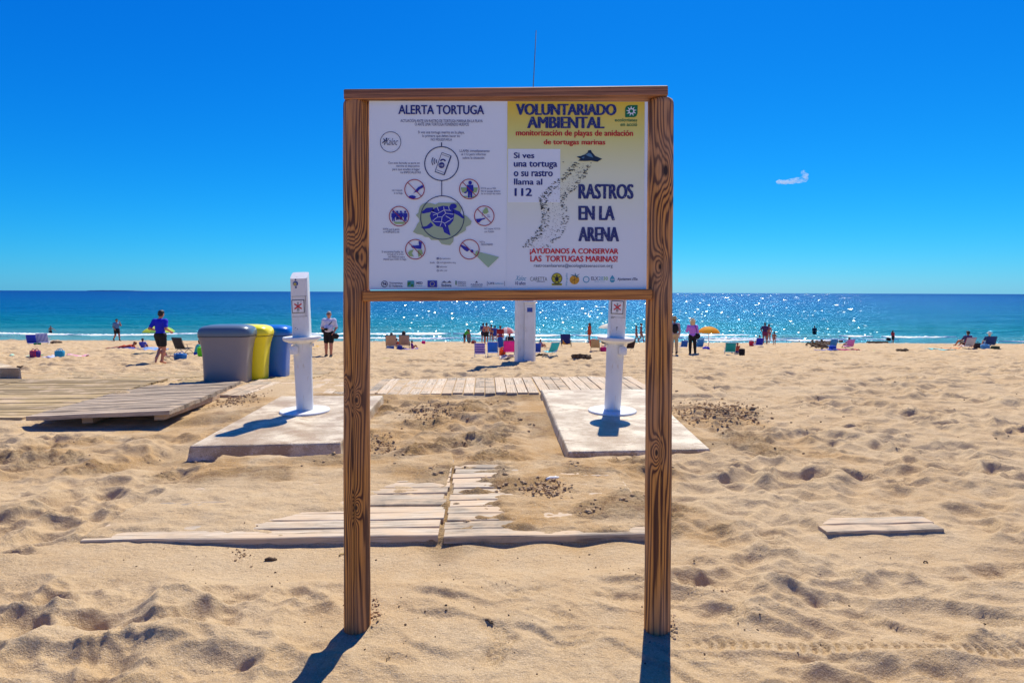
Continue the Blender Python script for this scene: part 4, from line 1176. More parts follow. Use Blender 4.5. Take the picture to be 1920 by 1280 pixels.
NAVY, RED, GREEN, BLACKI = ink((34, 38, 120)), ink((190, 20, 40)), ink((10, 110, 60)), ink((14, 20, 40))
NAVY2 = ink((24, 34, 96)); TEAL = ink((70, 160, 190)); PALEG = ink((160, 190, 140)); TURT = ink((30, 26, 160)); WHITEI = ink((225, 228, 235)); REDI = ink((160, 16, 50))
WORN = worn_ink()
def text(s, x0p, y0p, x1p, y1p, mat, bold=0.0, parent=None, name='lettering', layer=None, rot=0, slant=0.0, caps=None):
    """letters fitted to a box of the picture: x0..x1 wide, y0 (top) to y1 (bottom)"""
    cu = bpy.data.curves.new(name, 'FONT'); cu.body = s; cu.size = 1.0; cu.offset = bold; cu.resolution_u = 3; cu.shear = slant
    cu.fill_mode = 'FRONT'
    ob = bpy.data.objects.new(name, cu)
    me = bpy.data.meshes.new_from_object(ob)
    bpy.data.objects.remove(ob); bpy.data.curves.remove(cu)
    n = len(me.vertices)
    if n == 0: return None
    co = np.zeros(n * 3); me.vertices.foreach_get('co', co); co = co.reshape(-1, 3)
    mn, mx = co.min(0), co.max(0)
    if rot == 90: co = np.stack((-co[:, 1], co[:, 0], co[:, 2]), -1); mn, mx = co.min(0), co.max(0)
    ax, az = sp(x0p, y1p); bx, bz = sp(x1p, y0p)
    X = ax + (co[:, 0] - mn[0]) / (mx[0] - mn[0]) * (bx - ax)
    Z = az + (co[:, 1] - mn[1]) / (mx[1] - mn[1]) * (bz - az)
    out = np.stack((X, np.full(n, L1 if layer is None else layer), Z), -1)
    me.vertices.foreach_set('co', out.reshape(-1)); me.materials.clear(); me.materials.append(mat); me.update()
    return put(name, me, parent or pan)
def heavy(s, x0, y0, x1, y1, mat, parent, name, w=1.3, n=5):
    """a heavy poster face: the letters printed a few times side by side, a hair above each other"""
    obs = []
    for k in range(n):
        dx = (k - (n - 1) / 2) * w / n * 1.6
        dy = (k % 2 - .5) * 0.7
        obs.append(text(s, x0 + w * .7 + dx, y0 + dy * .6 + .3, x1 - w * .7 + dx, y1 + dy * .6 - .3, mat, 0.0, parent, name, L2 - 0.00012 * k))
    V, Fc = [], []
    for o in obs:
        k0 = len(V); V += [tuple(v.co) for v in o.data.vertices]; Fc += [tuple(i + k0 for i in p.vertices) for p in o.data.polygons]
    for o in obs[1:]: bpy.data.objects.remove(o)
    obs[0].data = mesh_from(name, V, Fc, mat)
    return obs[0]
def flat(name, shapes, mat, parent=None, layer=None):
    y = L1 if layer is None else layer
    mb = MB()
    for s in shapes: mb.add([(sp(px, py)[0], y, sp(px, py)[1]) for px, py in s], [tuple(range(len(s)))])
    return mb.build(name, mat, parent or pan)
def circ(cx, cy, r, n=24, ry=None): return [(cx + r * math.cos(2 * PI * k / n), cy + (ry or r) * math.sin(2 * PI * k / n)) for k in range(n)]
def ringp(name, cx, cy, r, w, mat, parent=None, layer=None, n=56, a0=0, a1=2 * PI, ry=None):
    y = L1 if layer is None else layer
    V = []; full = abs(a1 - a0 - 2 * PI) < 1e-6; m = n if full else n + 1
    for k in range(m):
        t = a0 + (a1 - a0) * k / n
        for rr in (r - w / 2, r + w / 2):
            x, z = sp(cx + rr * math.cos(t), cy + rr * math.sin(t) * ((ry / r) if ry else 1)); V.append((x, y, z))
    Fc = [(2 * k, 2 * k + 1, (2 * k + 3) % (2 * m), (2 * k + 2) % (2 * m)) for k in range(n if full else n)]
    mb = MB().add(V, Fc)
    return mb.build(name, mat, parent or pan) if name else mb
def seg(a, b, w):
    dx, dy = b[0] - a[0], b[1] - a[1]; l = math.hypot(dx, dy); nx, ny = -dy / l * w / 2, dx / l * w / 2
    return [(a[0] - nx, a[1] - ny), (b[0] - nx, b[1] - ny), (b[0] + nx, b[1] + ny), (a[0] + nx, a[1] + ny)]

# left half
heavy('ALERTA TORTUGA', 747, 198, 908, 215, NAVY, pan, 'heading', 1.0, 3)
for s, a, b, c, d, bo in (
    ('ACTUACIÓN ANTE UN RASTRO DE TORTUGA MARINA EN LA PLAYA', 751, 223.5, 905, 229.6, .02), ('O ANTE UNA TORTUGA PONIENDO HUEVOS', 778, 231, 879, 236.4, .02),
    ('Si ves una tortuga marina en la playa,', 784, 246, 871, 252.4, .01), ('lo primero que debes hacer es:', 792, 253, 863, 259, .01), ('NO MOLESTARLA', 808, 260, 847.5, 264.4, .02),
    ('LLAMA inmediatamente', 862, 281, 918, 285.6, .015), ('al 112 para informar', 865, 287.3, 912, 293.2, .015), ('sobre la situación', 867.5, 294, 908, 298.6, .015),
    ('Con esta llamada se pone en', 728, 304, 787, 309, .01), ('marcha el dispositivo', 743, 309.8, 787, 314.6, .01), ('para que acudan al lugar', 736, 315.6, 787, 321, .01), ('los ESPECIALISTAS', 751, 321.6, 789, 325.6, .01),
    ('NO TOQUES', 735, 356, 754.6, 359.4, .01), ('la tortuga', 739, 360.6, 755, 365, .01),
    ('EVITA que te VEA', 902, 352, 930, 356, .01), ('No te pongas delante', 902, 356.8, 938, 361.4, .01), ('de su campo de visión', 902, 361.8, 938.5, 366, .01),
    ('EVITA que la gente', 718.5, 428, 749, 432.6, .01), ('se ACERQUE a ella', 718.5, 433, 749, 437.4, .01),
    ('NO saques FOTOS', 908, 427.5, 938, 431.4, .01), ('con FLASH', 908, 432.6, 926, 436.2, .01),
    ('Si encuentras huellas de', 716, 470, 756, 474, .01), ('tortuga en la arena', 726, 475, 757, 479, .01), ('NO PISES el rastro', 728, 479.8, 759, 483.4, .01), ('impide que nadie lo haga', 719, 484.2, 762, 488.8, .01),
    ('NO la', 899.5, 452, 909, 455.4, .01), ('DESLUMBRES', 902, 456.8, 924, 460.2, .01),
    ('donde', 806, 490.6, 815, 494, .01), ('@proyectoxaloc', 824, 483.2, 845, 487, .01), ('tortugasxaloc.org', 824, 490.6, 854.5, 494.6, .01), ('xalocmar', 824, 498.4, 838.5, 501.6, .01), ('xaloc_mar', 824, 505.4, 839, 509, .01)):
    text(s, a, b, c, d, NAVY2, 0.0, name='small_text')
# round badge with a signature
bd = ringp('badge', 732.5, 266.8, 19.2, 1.0, NAVY2)
text('Xaloc', 720, 259.5, 746.5, 272.5, NAVY2, -0.008, bd, 'signature', slant=0.5)
flat('signature_leaf', [seg((719.5, 260.5), (722.5, 266), 1.8), seg((725.5, 259), (723.5, 265), 1.8), seg((717, 269), (721, 265), 1.6), seg((722, 265), (721, 272), 1.0)], NAVY2, bd)
# telephone
flat('link_line', [seg((828, 267.5), (828, 275.5), 2), seg((828.3, 339), (828.3, 367.5), 1.4)], NAVY2)
ph = ringp('phone_circle', 828, 307.2, 31.6, 1.7, NAVY2)
def rot(pts, c, a):
    ca, sa = math.cos(a), math.sin(a)
    return [(c[0] + x * ca - y * sa, c[1] + x * sa + y * ca) for x, y in pts]
cc = (830.6, 307.4); aa = R(20)
fr = []
for (p, q, w) in (((-9, -19), (9, -19), 1.0), ((9.3, -19), (9.3, 19), 2.2), ((9, 19), (-9, 19), 1.4), ((-9, 19), (-9, -19), 0.9), ((-7, -15.5), (7, -15.5), 0.7), ((-7, 15), (7, 15), 0.7)):
    fr.append(rot(seg(p, q, w), cc, aa))
flat('phone_outline', fr, NAVY2, ph)
flat('phone_button', [circ(828, 310.2, 5.6, 18)], NAVY, ph)
text('112', 824.6, 308.6, 831.4, 312.4, WHITEI, 0.02, ph, 'small_text', L2)
for k, r in enumerate((6, 10, 14)):
    ringp('sound_wave', 824, 303, r, 1.5, NAVY2, ph, n=10, a0=R(150), a1=R(212))
ringp('handset', 830.5, 304, 4.6, 2.6, NAVY, ph, n=10, a0=R(200), a1=R(345))
# green splash and turtle
sp_pts = []
for k in range(44):
    t = 2 * PI * k / 44
    r = 46 + 5.5 * math.sin(5 * t + 1.0) + 3 * math.sin(9 * t + 2.2) + 2.0 * math.sin(17 * t)
    sp_pts.append((828 + r * 1.06 * math.cos(t), 415 + r * 0.86 * math.sin(t)))
sp_pts = [(x, max(y, 380.5)) for x, y in sp_pts]
flat('green_splash', [sp_pts], ink((165, 182, 150)), layer=L0)
tc = ringp('turtle_circle', 829.5, 408.3, 40.6, 1.5, NAVY2, layer=L2)
shell = [(809, 396), (816, 390), (830, 386), (842, 387), (850, 392), (852, 402), (850, 414), (843, 422), (832, 427), (818, 424), (809, 414), (806, 405)]
tur = [shell,
       [(812, 389), (800, 390), (791, 397), (792, 401), (803, 399), (814, 396)],
       [(850, 392), (862, 397), (871, 409), (868, 410), (859, 404), (849, 399)],
       [(808, 417), (800, 424), (789, 426), (795, 430), (806, 428), (813, 423)],
       [(830, 427), (833, 436), (845, 442), (843, 434), (840, 423)]]
flat('turtle', tur, TURT, tc, L1)
flat('turtle_head', [circ(850, 387, 6.6, 16, 5.0), [(841, 384), (850, 382.4), (851, 391), (843, 392)]][:1], TURT, tc, L1 - 0.0003)
sc = [((809, 397), (820, 401)), ((820, 401), (833, 394)), ((833, 394), (846, 395)), ((833, 394), (832, 388)), ((820, 401), (821, 407)), ((833, 394), (836, 400)), ((836, 400), (829, 407)), ((829, 407), (821, 407)), ((821, 407), (813, 413)), ((829, 407), (828, 416)),
      ((828, 416), (815, 416)), ((836, 400), (850, 402)), ((836, 405), (846, 411)), ((846, 411), (850, 409)), ((828, 416), (834, 419)), ((834, 419), (846, 412)), ((828, 416), (825, 425)), ((812, 404), (820, 401)), ((820, 389), (823, 396)), ((841, 387), (843, 395)), ((815, 416), (811, 413)), ((834, 419), (836, 425))]
flat('shell_pattern', [seg(a, b, 0.9) for a, b in sc], WHITEI, tc, L2)
# six prohibition signs
def ban(cx, cy, r, figs, bg=None):
    rg = ringp('prohibition_ring', cx, cy, r, 1.5, REDI, layer=L3)
    flat('prohibition_bar', [seg((cx - r * 0.70, cy - r * 0.70), (cx + r * 0.70, cy + r * 0.70), 1.3)], REDI, rg, L3)
    if bg: flat('pictogram_ground', bg, ink((150, 180, 120)), rg, L1)
    flat('pictogram', figs, TURT, rg, L2)
def man(x, y, h):   # little standing figure
    s = h / 20
    return [circ(x, y - 17.5 * s, 2.2 * s, 10), [(x - 3.6 * s, y - 15 * s), (x + 3.6 * s, y - 15 * s), (x + 4.2 * s, y - 8 * s), (x + 2.6 * s, y - 7 * s), (x + 2.4 * s, y), (x + .6 * s, y), (x, y - 6 * s), (x - .6 * s, y), (x - 2.4 * s, y), (x - 2.6 * s, y - 7 * s), (x - 4.2 * s, y - 8 * s)]]
ban(777.5, 355.5, 18.3, [[(793, 347), (794, 352), (786, 356), (783, 361), (778, 361), (775, 364), (779, 357), (785, 351)], circ(773, 370, 7, 14, 3.2)])
ban(880, 354.7, 18.3, man(881.5, 371, 32) + [[(869, 362), (877, 357), (874, 363)]], [[(864, 352), (896, 352), (893, 361), (867, 361)], [(868, 368), (892, 368), (888, 370), (872, 370)]])
ban(748.5, 405.7, 18.3, man(738, 415, 20) + man(745, 413, 18) + man(752, 413, 18) + man(760, 415, 20) + [circ(749, 409.5, 6, 12, 1.6)], [[(738, 416), (760, 416), (757, 420), (741, 420)]])
ban(908, 405, 18.3, [[(892, 411), (903, 410), (910, 408.5), (909, 411), (903, 413), (898, 418), (895, 417)], seg((913, 404), (918, 404), 1), seg((914, 407), (919, 407), 1), seg((905, 398), (904, 406), 0.8)], [[(905, 396), (911, 389), (914, 391), (916, 398), (912, 401), (907, 401)]])
ban(779, 467.6, 18.3, [[(771, 461), (786, 460), (785, 452.5), (791, 454), (790, 467), (783, 466.5), (773, 465)]], [[(768, 470), (776, 468), (772, 475), (776, 481), (768, 480), (765, 474)], [(783, 469), (791, 468), (793, 476), (785, 482)]])
ban(880.2, 467.6, 18.3, [[(863, 461), (865, 459), (876, 464), (880, 469), (876, 472), (871, 469)], circ(885, 471, 3.0, 12)], [[(892, 472), (896, 469), (895, 480), (891, 478)]])
flat('torch_beam', [[(897, 472), (936, 482), (915.5, 501.5), (895.5, 482)]], ink((155, 185, 155)), layer=L0)
for k, py in enumerate((484.8, 492.4, 500, 507.4)):
    if k % 2 == 0:
        b_ = flat('social_icon', [[(819, py - 2), (823, py - 2), (823, py + 2), (819, py + 2)]], NAVY2)
        text('f', 820.4, py - 1.6, 822.6, py + 1.9, WHITEI, 0.02, b_, 'small_text', L2)
    else: ringp('social_icon', 821, py, 1.6, 0.7, NAVY2, n=16)
# sponsor row, left
l = ringp('sponsor_logo', 721, 532.4, 5.6, 1.1, NAVY2, n=24); flat('sponsor_mark', [circ(719, 531, 1.6, 8), circ(723, 533, 1.8, 8), seg((718, 536), (724, 529), 0.8)], NAVY2, l)
text('Vniversitat', 730, 528.6, 755, 532.4, NAVY2, .005, l, 'small_text'); text('D València', 730, 534, 754.6, 538, NAVY2, .005, l, 'small_text')
l = flat('sponsor_logo', [[(764, 526.4), (776.8, 526.4), (776.8, 538), (764, 538)]], ink((60, 150, 160))); flat('sponsor_mark', [[(764, 530), (770, 528), (770, 533), (764, 536)], circ(773, 535, 2.6, 10)], ink((40, 120, 60)), l, L2)
text('MED', 781, 528.4, 792.4, 532.6, NAVY2, .01, l, 'small_text'); text('proyecto', 779, 534.6, 792, 537.4, TEAL, 0, l, 'small_text')
l = flat('flag_logo', [[(801.8, 526), (819.6, 526), (819.6, 538.4), (801.8, 538.4)]], ink((30, 40, 160)))
flat('stars', [circ(810.7 + 4 * math.cos(2 * PI * k / 12), 532.2 + 4 * math.sin(2 * PI * k / 12), 0.7, 5) for k in range(12)], ink((220, 210, 120)), l, L2)
l = flat('sponsor_logo', [[(829, 529), (833, 526.5), (837, 529)], [(839, 529), (843, 526.5), (846, 529)], seg((828, 530), (846, 530), 0.8)], NAVY2); text('Biodiversa', 828, 532, 846.5, 537.4, NAVY2, .01, l, 'small_text')
l = flat('sponsor_logo', [[(854, 526.4), (856.2, 526.4), (856.2, 534.6), (854, 533.6)]], ink((30, 120, 90)))
for s, y in (('GENERALITAT', 527.6), ('VALENCIANA', 530.6), ('Conselleria', 533.8)): text(s, 858, y, 874, y + 2.4, NAVY2, 0, l, 'small_text')
l = flat('sponsor_logo', [[(891, 530), (893.6, 526.4), (896, 530)]], NAVY2); text('FUNDACIÓ', 883, 531.2, 905, 535.2, NAVY2, 0, l, 'small_text'); flat('sponsor_mark', [seg((884, 537), (904, 537), 0.6)], NAVY2, l)
l = flat('sponsor_logo', [seg((913.6, 527), (913.6, 536), 0.6), seg((946, 527), (946, 536), 0.6)], NAVY2); text('LIFE', 916, 529.4, 927, 533, NAVY2, .01, l, 'small_text'); text('mediterrani', 928, 529.6, 944, 533, TEAL, 0, l, 'small_text')

# right half
P_ = pos
heavy('VOLUNTARIADO', 967, 195.8, 1156, 216.6, WORN, P_, 'heading', 2.4); heavy('AMBIENTAL', 988, 219.8, 1133.5, 241, WORN, P_, 'heading', 2.4)
heavy('monitorización de playas de anidación', 967, 244.5, 1187, 258.6, ink((195, 32, 28)), P_, 'subheading', .9, 3)
heavy('de tortugas marinas', 1019, 262, 1135, 274.6, ink((195, 32, 28)), P_, 'subheading', .9, 3)
lf = flat('leaf_logo', [[(1172, 220.5), (1172, 204), (1174, 200), (1178, 198), (1195.4, 197.6), (1195.2, 213), (1193, 218), (1189, 220.3)]], GREEN, P_)
star = []
for k in range(9):
    t = 2 * PI * k / 9 - 0.3
    star.append([(1183.6 + 5 * math.cos(t - 0.3), 209 + 5 * math.sin(t - 0.3)), (1183.6 + 10.4 * math.cos(t + 0.1), 209 + 10.0 * math.sin(t + 0.1)), (1183.6 + 5 * math.cos(t + 0.3), 209 + 5 * math.sin(t + 0.3))])
flat('sun_mark', star, WHITEI, lf, L2); ringp('sun_mark', 1183.6, 209, 4.2, 1.6, WHITEI, lf, L2, n=18)
text('ecologistes', 1152.5, 222.6, 1194.6, 230.4, GREEN, 0.02, P_, 'small_text', slant=0.1); text('en acció', 1163, 230.8, 1194.6, 237.2, GREEN, 0.02, P_, 'small_text', slant=0.1)
for s, a, b, c, d in (('Si ves', 963, 286.4, 1002, 297.4), ('una tortuga', 963, 303.4, 1045, 317.4), ('o su rastro', 963, 320.4, 1036.6, 331.4), ('llama al', 963.4, 335.6, 1017, 347), ('112', 964.4, 353.2, 998, 368)):
    heavy(s, a, b, c, d, NAVY, P_, 'call_text', 1.0 if s != '112' else 1.6, 3)
heavy('RASTROS', 1084, 345.6, 1188, 373.4, WORN, P_, 'slogan', 2.4); heavy('EN LA', 1084, 386.4, 1153, 413, WORN, P_, 'slogan', 2.4); heavy('ARENA', 1084, 426, 1161, 452.6, WORN, P_, 'slogan', 2.4)
heavy('¡AYÚDANOS A CONSERVAR', 993, 463.6, 1159.6, 478.4, ink((205, 20, 42)), P_, 'red_text', .9, 3); heavy('LAS  TORTUGAS MARINAS!', 994, 480, 1158, 490.8, ink((205, 20, 42)), P_, 'red_text', .9, 3)
text('rastrosenlaarena@ecologistasenaccion.org', 1001, 494.8, 1148.4, 502.6, NAVY2, 0.0, P_, 'email_text')
# crawling turtle and its track
tu = flat('crawling_turtle', [[(1101, 287), (1103, 282.4), (1108, 282), (1109.6, 286), (1116, 293), (1129, 298.6), (1120, 303.8), (1108, 302), (1096, 302.6), (1084, 302), (1088, 298), (1081, 294.6), (1090, 292.6), (1097, 290)]], ink((22, 40, 66)), P_, L2)
flat('turtle_highlight', [[(1098, 291), (1104, 287), (1109, 290), (1112, 296), (1104, 294)], [(1090, 296), (1096, 294), (1094, 298)]], ink((90, 130, 160)), tu, L3)
rs = random.Random(4); tr = []
bounds = [(305, 1078, 1112), (315, 1068, 1106), (330, 1055, 1100), (345, 1034, 1090), (356, 1024, 1078), (370, 1010, 1062), (385, 1014, 1062), (400, 1016, 1066), (412, 1016, 1066), (425, 1013, 1062), (440, 1001, 1053), (452, 988, 1046), (464, 980, 1030)]
for k in range(760):
    y = rs.uniform(304, 464)
    for (ya, la, ra), (yb, lb, rb_) in zip(bounds, bounds[1:]):
        if ya <= y <= yb:
            t = (y - ya) / (yb - ya); lo, hi = la + (lb - la) * t, ra + (rb_ - ra) * t; break
    q = rs.random(); q = (0.28 * q ** 1.4 if rs.random() < 0.42 else (1 - 0.25 * q if rs.random() < 0.4 else 0.25 + 0.5 * q))
    x = lo + (hi - lo) * q; edge = q < 0.3 or q > 0.75
    L_ = rs.uniform(1.8, 5.4) if edge else rs.uniform(0.7, 2.0); w = rs.uniform(0.9, 1.9) if edge else rs.uniform(0.6, 1.1); a = rs.uniform(-0.25, 0.5) + (0 if edge else -0.3)
    dx, dy = L_ * math.cos(a), L_ * math.sin(a)
    tr.append([(x - dx / 2, y - dy / 2), (x, y - w / 2 - dy * .1), (x + dx / 2, y + dy / 2), (x + dx * .1, y + w / 2)])
tag(flat('turtle_track', tr, ink((26, 34, 56)), P_, L3), kind='stuff')
# sponsor row, right
l = text('Xaloc', 966, 517, 987, 526, TEAL, -0.005, P_, 'sponsor_logo', slant=0.5); text('10 años', 966.4, 527.6, 985.4, 534, NAVY, 0.01, l, 'small_text')
l = text('CARETTA', 994, 519.4, 1026, 526.6, BLACKI, -0.01, P_, 'sponsor_logo'); text('extremadura', 1006, 526.6, 1022, 528.8, BLACKI, 0, l, 'small_text')
l = ringp('turtle_badge', 1044, 521.8, 9.6, 1.0, BLACKI, P_, L2, n=30); flat('badge_disc', [circ(1044, 521.8, 9.4, 26), [(1034.4, 531.2), (1053.6, 531.2), (1053.6, 535), (1034.4, 535)]], ink((190, 180, 30)), l, L1)
flat('badge_turtle', [circ(1044, 523, 3.6, 14, 4.6), circ(1044, 516.8, 1.5, 10), seg((1041, 520), (1036.6, 518), 1.4), seg((1047, 520), (1051.4, 518), 1.4), seg((1042, 527), (1040, 530), 1.2), seg((1046, 527), (1048, 530), 1.2), seg((1036, 533), (1052, 533), 1.6)], BLACKI, l, L2)
l = text('Margalló', 1060.4, 512, 1065, 535, TEAL, 0.0, P_, 'sponsor_logo', rot=90)
fr_ = flat('fruit_mark', [circ(1077, 524.6, 9, 22, 8.4)], ink((222, 160, 30)), P_); flat('fruit_leaves', [[(1076, 518), (1069, 514.6), (1077, 516)], [(1077, 518), (1078.6, 511), (1080, 517)], [(1078, 518), (1087, 513.4), (1081, 519)], [(1079, 519), (1088, 519), (1080, 520.6)]], ink((20, 110, 120)), fr_, L2)
flat('fruit_lines', [seg((1070, 529), (1084, 520), 0.6), seg((1077, 517), (1077.6, 532.6), 0.6), seg((1069, 523), (1085, 527), 0.5)], ink((120, 70, 10)), fr_, L2)
ringp('sponsor_logo', 1099, 524, 5.4, 1.5, TEAL, P_, n=24)
l = text('ELX', 1108.6, 518.8, 1121.6, 525.2, NAVY2, .0, P_, 'sponsor_logo'); text('20', 1122.4, 518.8, 1130.6, 525.2, TEAL, 0, l, 'small_text'); text('30', 1131.2, 518.8, 1139.6, 525.2, ink((120, 180, 60)), 0, l, 'small_text'); text('agenda urbana', 1114, 526.8, 1134, 528.6, TEAL, 0, l, 'small_text')
l = flat('sponsor_logo', [[(1148, 515.6), (1152.4, 522), (1152.6, 527), (1149.8, 529.6), (1146, 529.6), (1143.4, 527), (1143.6, 522)]], TEAL, P_); flat('sponsor_mark', [seg((1144.4, 524), (1151.6, 524), 1.1)], WHITEI, l, L2)
text("Ajuntament d'Elx", 1157.6, 520.4, 1195.6, 527, NAVY2, 0.012, P_, 'sponsor_logo')

# ------------------------------------------------------------------ people: one smooth skin grown round a skeleton
def sd_caps(P, a, ra, b, rb):
    a, b = np.array(a, float), np.array(b, float)
    ba = b - a; t = np.clip(((P - a) @ ba) / max(ba @ ba, 1e-9), 0, 1)
    return np.linalg.norm(P - a - t[:, None] * ba, axis=1) - (ra + (rb - ra) * t)
def sd_ell(P, c, r, Mr=None):
    q = P - np.array(c, float)
    if Mr is not None: q = q @ Mr
    r = np.array(r, float)
    k0 = np.linalg.norm(q / r, axis=1); k1 = np.linalg.norm(q / r ** 2, axis=1)
    return k0 * (k0 - 1) / np.maximum(k1, 1e-6)
def smin(a, b, k):
    h = np.clip(0.5 + 0.5 * (b - a) / k, 0, 1)
    return b * (1 - h) + a * h - k * h * (1 - h)
def surface(prims, h, grow=0.0, k=0.03, cut=None):
    lo, hi = np.full(3, 1e9), np.full(3, -1e9)
    for p in prims:
        if p[0] == 'c': pts, r = (p[1], p[3]), max(p[2], p[4])
        else: pts, r = (p[1],), max(p[2])
        for q in pts: lo = np.minimum(lo, np.array(q) - r); hi = np.maximum(hi, np.array(q) + r)
    lo -= grow + 3 * h; hi += grow + 3 * h
    n = np.ceil((hi - lo) / h).astype(int) + 1
    gx, gy, gz = (lo[i] + np.arange(n[i]) * h for i in range(3))
    G = np.stack(np.meshgrid(gx, gy, gz, indexing='ij'), -1).reshape(-1, 3)
    D = None
    for p in prims:
        d = sd_caps(G, p[1], p[2], p[3], p[4]) if p[0] == 'c' else sd_ell(G, p[1], p[2], p[3])
        kk = 0.008 if p[-1] in ('hand', 'face') else k
        D = d if D is None else smin(D, d, kk)
    D = D - grow
    if cut:
        for (pt, nr) in cut: D = np.maximum(D, (G - np.array(pt)) @ np.array(nr))
    D = D.reshape(n)
    # surface nets
    I = (D < 0)
    cs = D[:-1, :-1, :-1] * 0; cnt = cs.copy(); acc = np.zeros(cs.shape + (3,))
    corners = [(i, j, l) for i in (0, 1) for j in (0, 1) for l in (0, 1)]
    sl = lambda A, c: A[c[0]:c[0] + cs.shape[0], c[1]:c[1] + cs.shape[1], c[2]:c[2] + cs.shape[2]]
    for a in corners:
        for ax in range(3):
            if a[ax]: continue
            b = list(a); b[ax] = 1
            da, db = sl(D, a), sl(D, b)
            m = (da < 0) != (db < 0)
            t = np.where(m, da / np.where(m, da - db, 1), 0)
            for q in range(3): acc[..., q] += np.where(m, a[q] + (t if q == ax else 0), 0)
            cnt += m
    act = cnt > 0
    idx = -np.ones(cs.shape, int); idx[act] = np.arange(act.sum())
    ii = np.argwhere(act)
    V = lo + (ii + acc[act] / cnt[act][:, None]) * h
    Q = []
    for ax in range(3):
        o = [0, 1, 2]; o.remove(ax); u, w = o
        A = np.moveaxis(I, (ax, u, w), (0, 1, 2)); J = np.moveaxis(idx, (ax, u, w), (0, 1, 2))
        s = A[:-1, 1:-1, 1:-1] != A[1:, 1:-1, 1:-1]
        c = np.argwhere(s)
        if len(c) == 0: continue
        x, y, z = c[:, 0], c[:, 1], c[:, 2]
        q = np.stack((J[x, y, z], J[x, y + 1, z], J[x, y + 1, z + 1], J[x, y, z + 1]), -1)
        inside = A[:-1, 1:-1, 1:-1][s]
        flip = inside if ax != 1 else ~inside
        q[~flip] = q[~flip][:, ::-1]
        Q.append(q)
    return V, np.concatenate(Q)
def surf_mesh(name, prims, h, mat, **k):
    V, Q = surface(prims, h, **k)
    me = bpy.data.meshes.new(name)
    me.vertices.add(len(V)); me.vertices.foreach_set('co', V.reshape(-1).astype(np.float32))
    return _fill(me, Q, mat, True)

def lerp(a, b, t): return tuple(a[i] + (b[i] - a[i]) * t for i in range(3))
STAND = dict(pel=(0, 0, .93), chest=(0, .0, 1.24), neck=(0, .01, 1.46), head=(0, -.012, 1.625),
             sl=(.185, .01, 1.405), el=(.235, .03, 1.13), hl=(.235, -.04, .88),
             sr=(-.185, .01, 1.405), er=(-.235, .03, 1.13), hr=(-.235, -.04, .88),
             il=(.09, 0, .91), kl=(.105, -.01, .50), al=(.11, .02, .085), tl=(.12, -.13, .03),
             ir=(-.09, 0, .91), kr=(-.105, -.01, .50), ar=(-.11, .02, .085), tr=(-.12, -.13, .03))
WALK = dict(STAND, kl=(.10, -.15, .52), al=(.10, -.22, .095), tl=(.11, -.36, .05), kr=(-.10, .0, .50), ar=(-.10, .26, .17), tr=(-.10, .16, .05), hl=(.24, .12, .92), hr=(-.24, -.2, .95))
SIT = dict(pel=(0, 0, .26), chest=(0, .11, .53), neck=(0, .16, .76), head=(0, .15, .925),
           sl=(.185, .16, .70), el=(.26, .02, .48), hl=(.22, -.24, .43), sr=(-.185, .16, .70), er=(-.26, .02, .48), hr=(-.22, -.24, .43),
           il=(.09, -.02, .25), kl=(.13, -.42, .40), al=(.13, -.70, .09), tl=(.14, -.84, .05), ir=(-.09, -.02, .25), kr=(-.13, -.42, .40), ar=(-.13, -.70, .09), tr=(-.14, -.84, .05))
GROUND = dict(pel=(0, 0, .13), chest=(0, .04, .43), neck=(0, .04, .66), head=(0, .02, .825),
              sl=(.18, .06, .60), el=(.24, -.10, .38), hl=(.16, -.32, .36), sr=(-.18, .06, .60), er=(-.24, -.10, .38), hr=(-.16, -.32, .36),
              il=(.09, -.03, .13), kl=(.14, -.38, .42), al=(.13, -.62, .08), tl=(.14, -.76, .04), ir=(-.09, -.03, .13), kr=(-.14, -.38, .42), ar=(-.13, -.62, .08), tr=(-.14, -.76, .04))
LIE = dict(pel=(0, 0, .13), chest=(.0, .30, .15), neck=(0, .50, .22), head=(0, .60, .34),
           sl=(.18, .44, .18), el=(.30, .52, .05), hl=(.16, .72, .05), sr=(-.18, .44, .18), er=(-.30, .52, .05), hr=(-.12, .70, .05),
           il=(.09, -.03, .11), kl=(.12, -.46, .09), al=(.13, -.86, .07), tl=(.15, -.98, .03), ir=(-.09, -.03, .11), kr=(-.12, -.46, .09), ar=(-.13, -.86, .07), tr=(-.15, -.98, .03))
BEND = dict(STAND, chest=(0, -.20, 1.12), neck=(0, -.36, 1.26), head=(0, -.46, 1.33), sl=(.18, -.32, 1.24), el=(.22, -.40, .98), hl=(.20, -.52, .80), sr=(-.18, -.32, 1.24), er=(-.22, -.40, .98), hr=(-.20, -.52, .80))

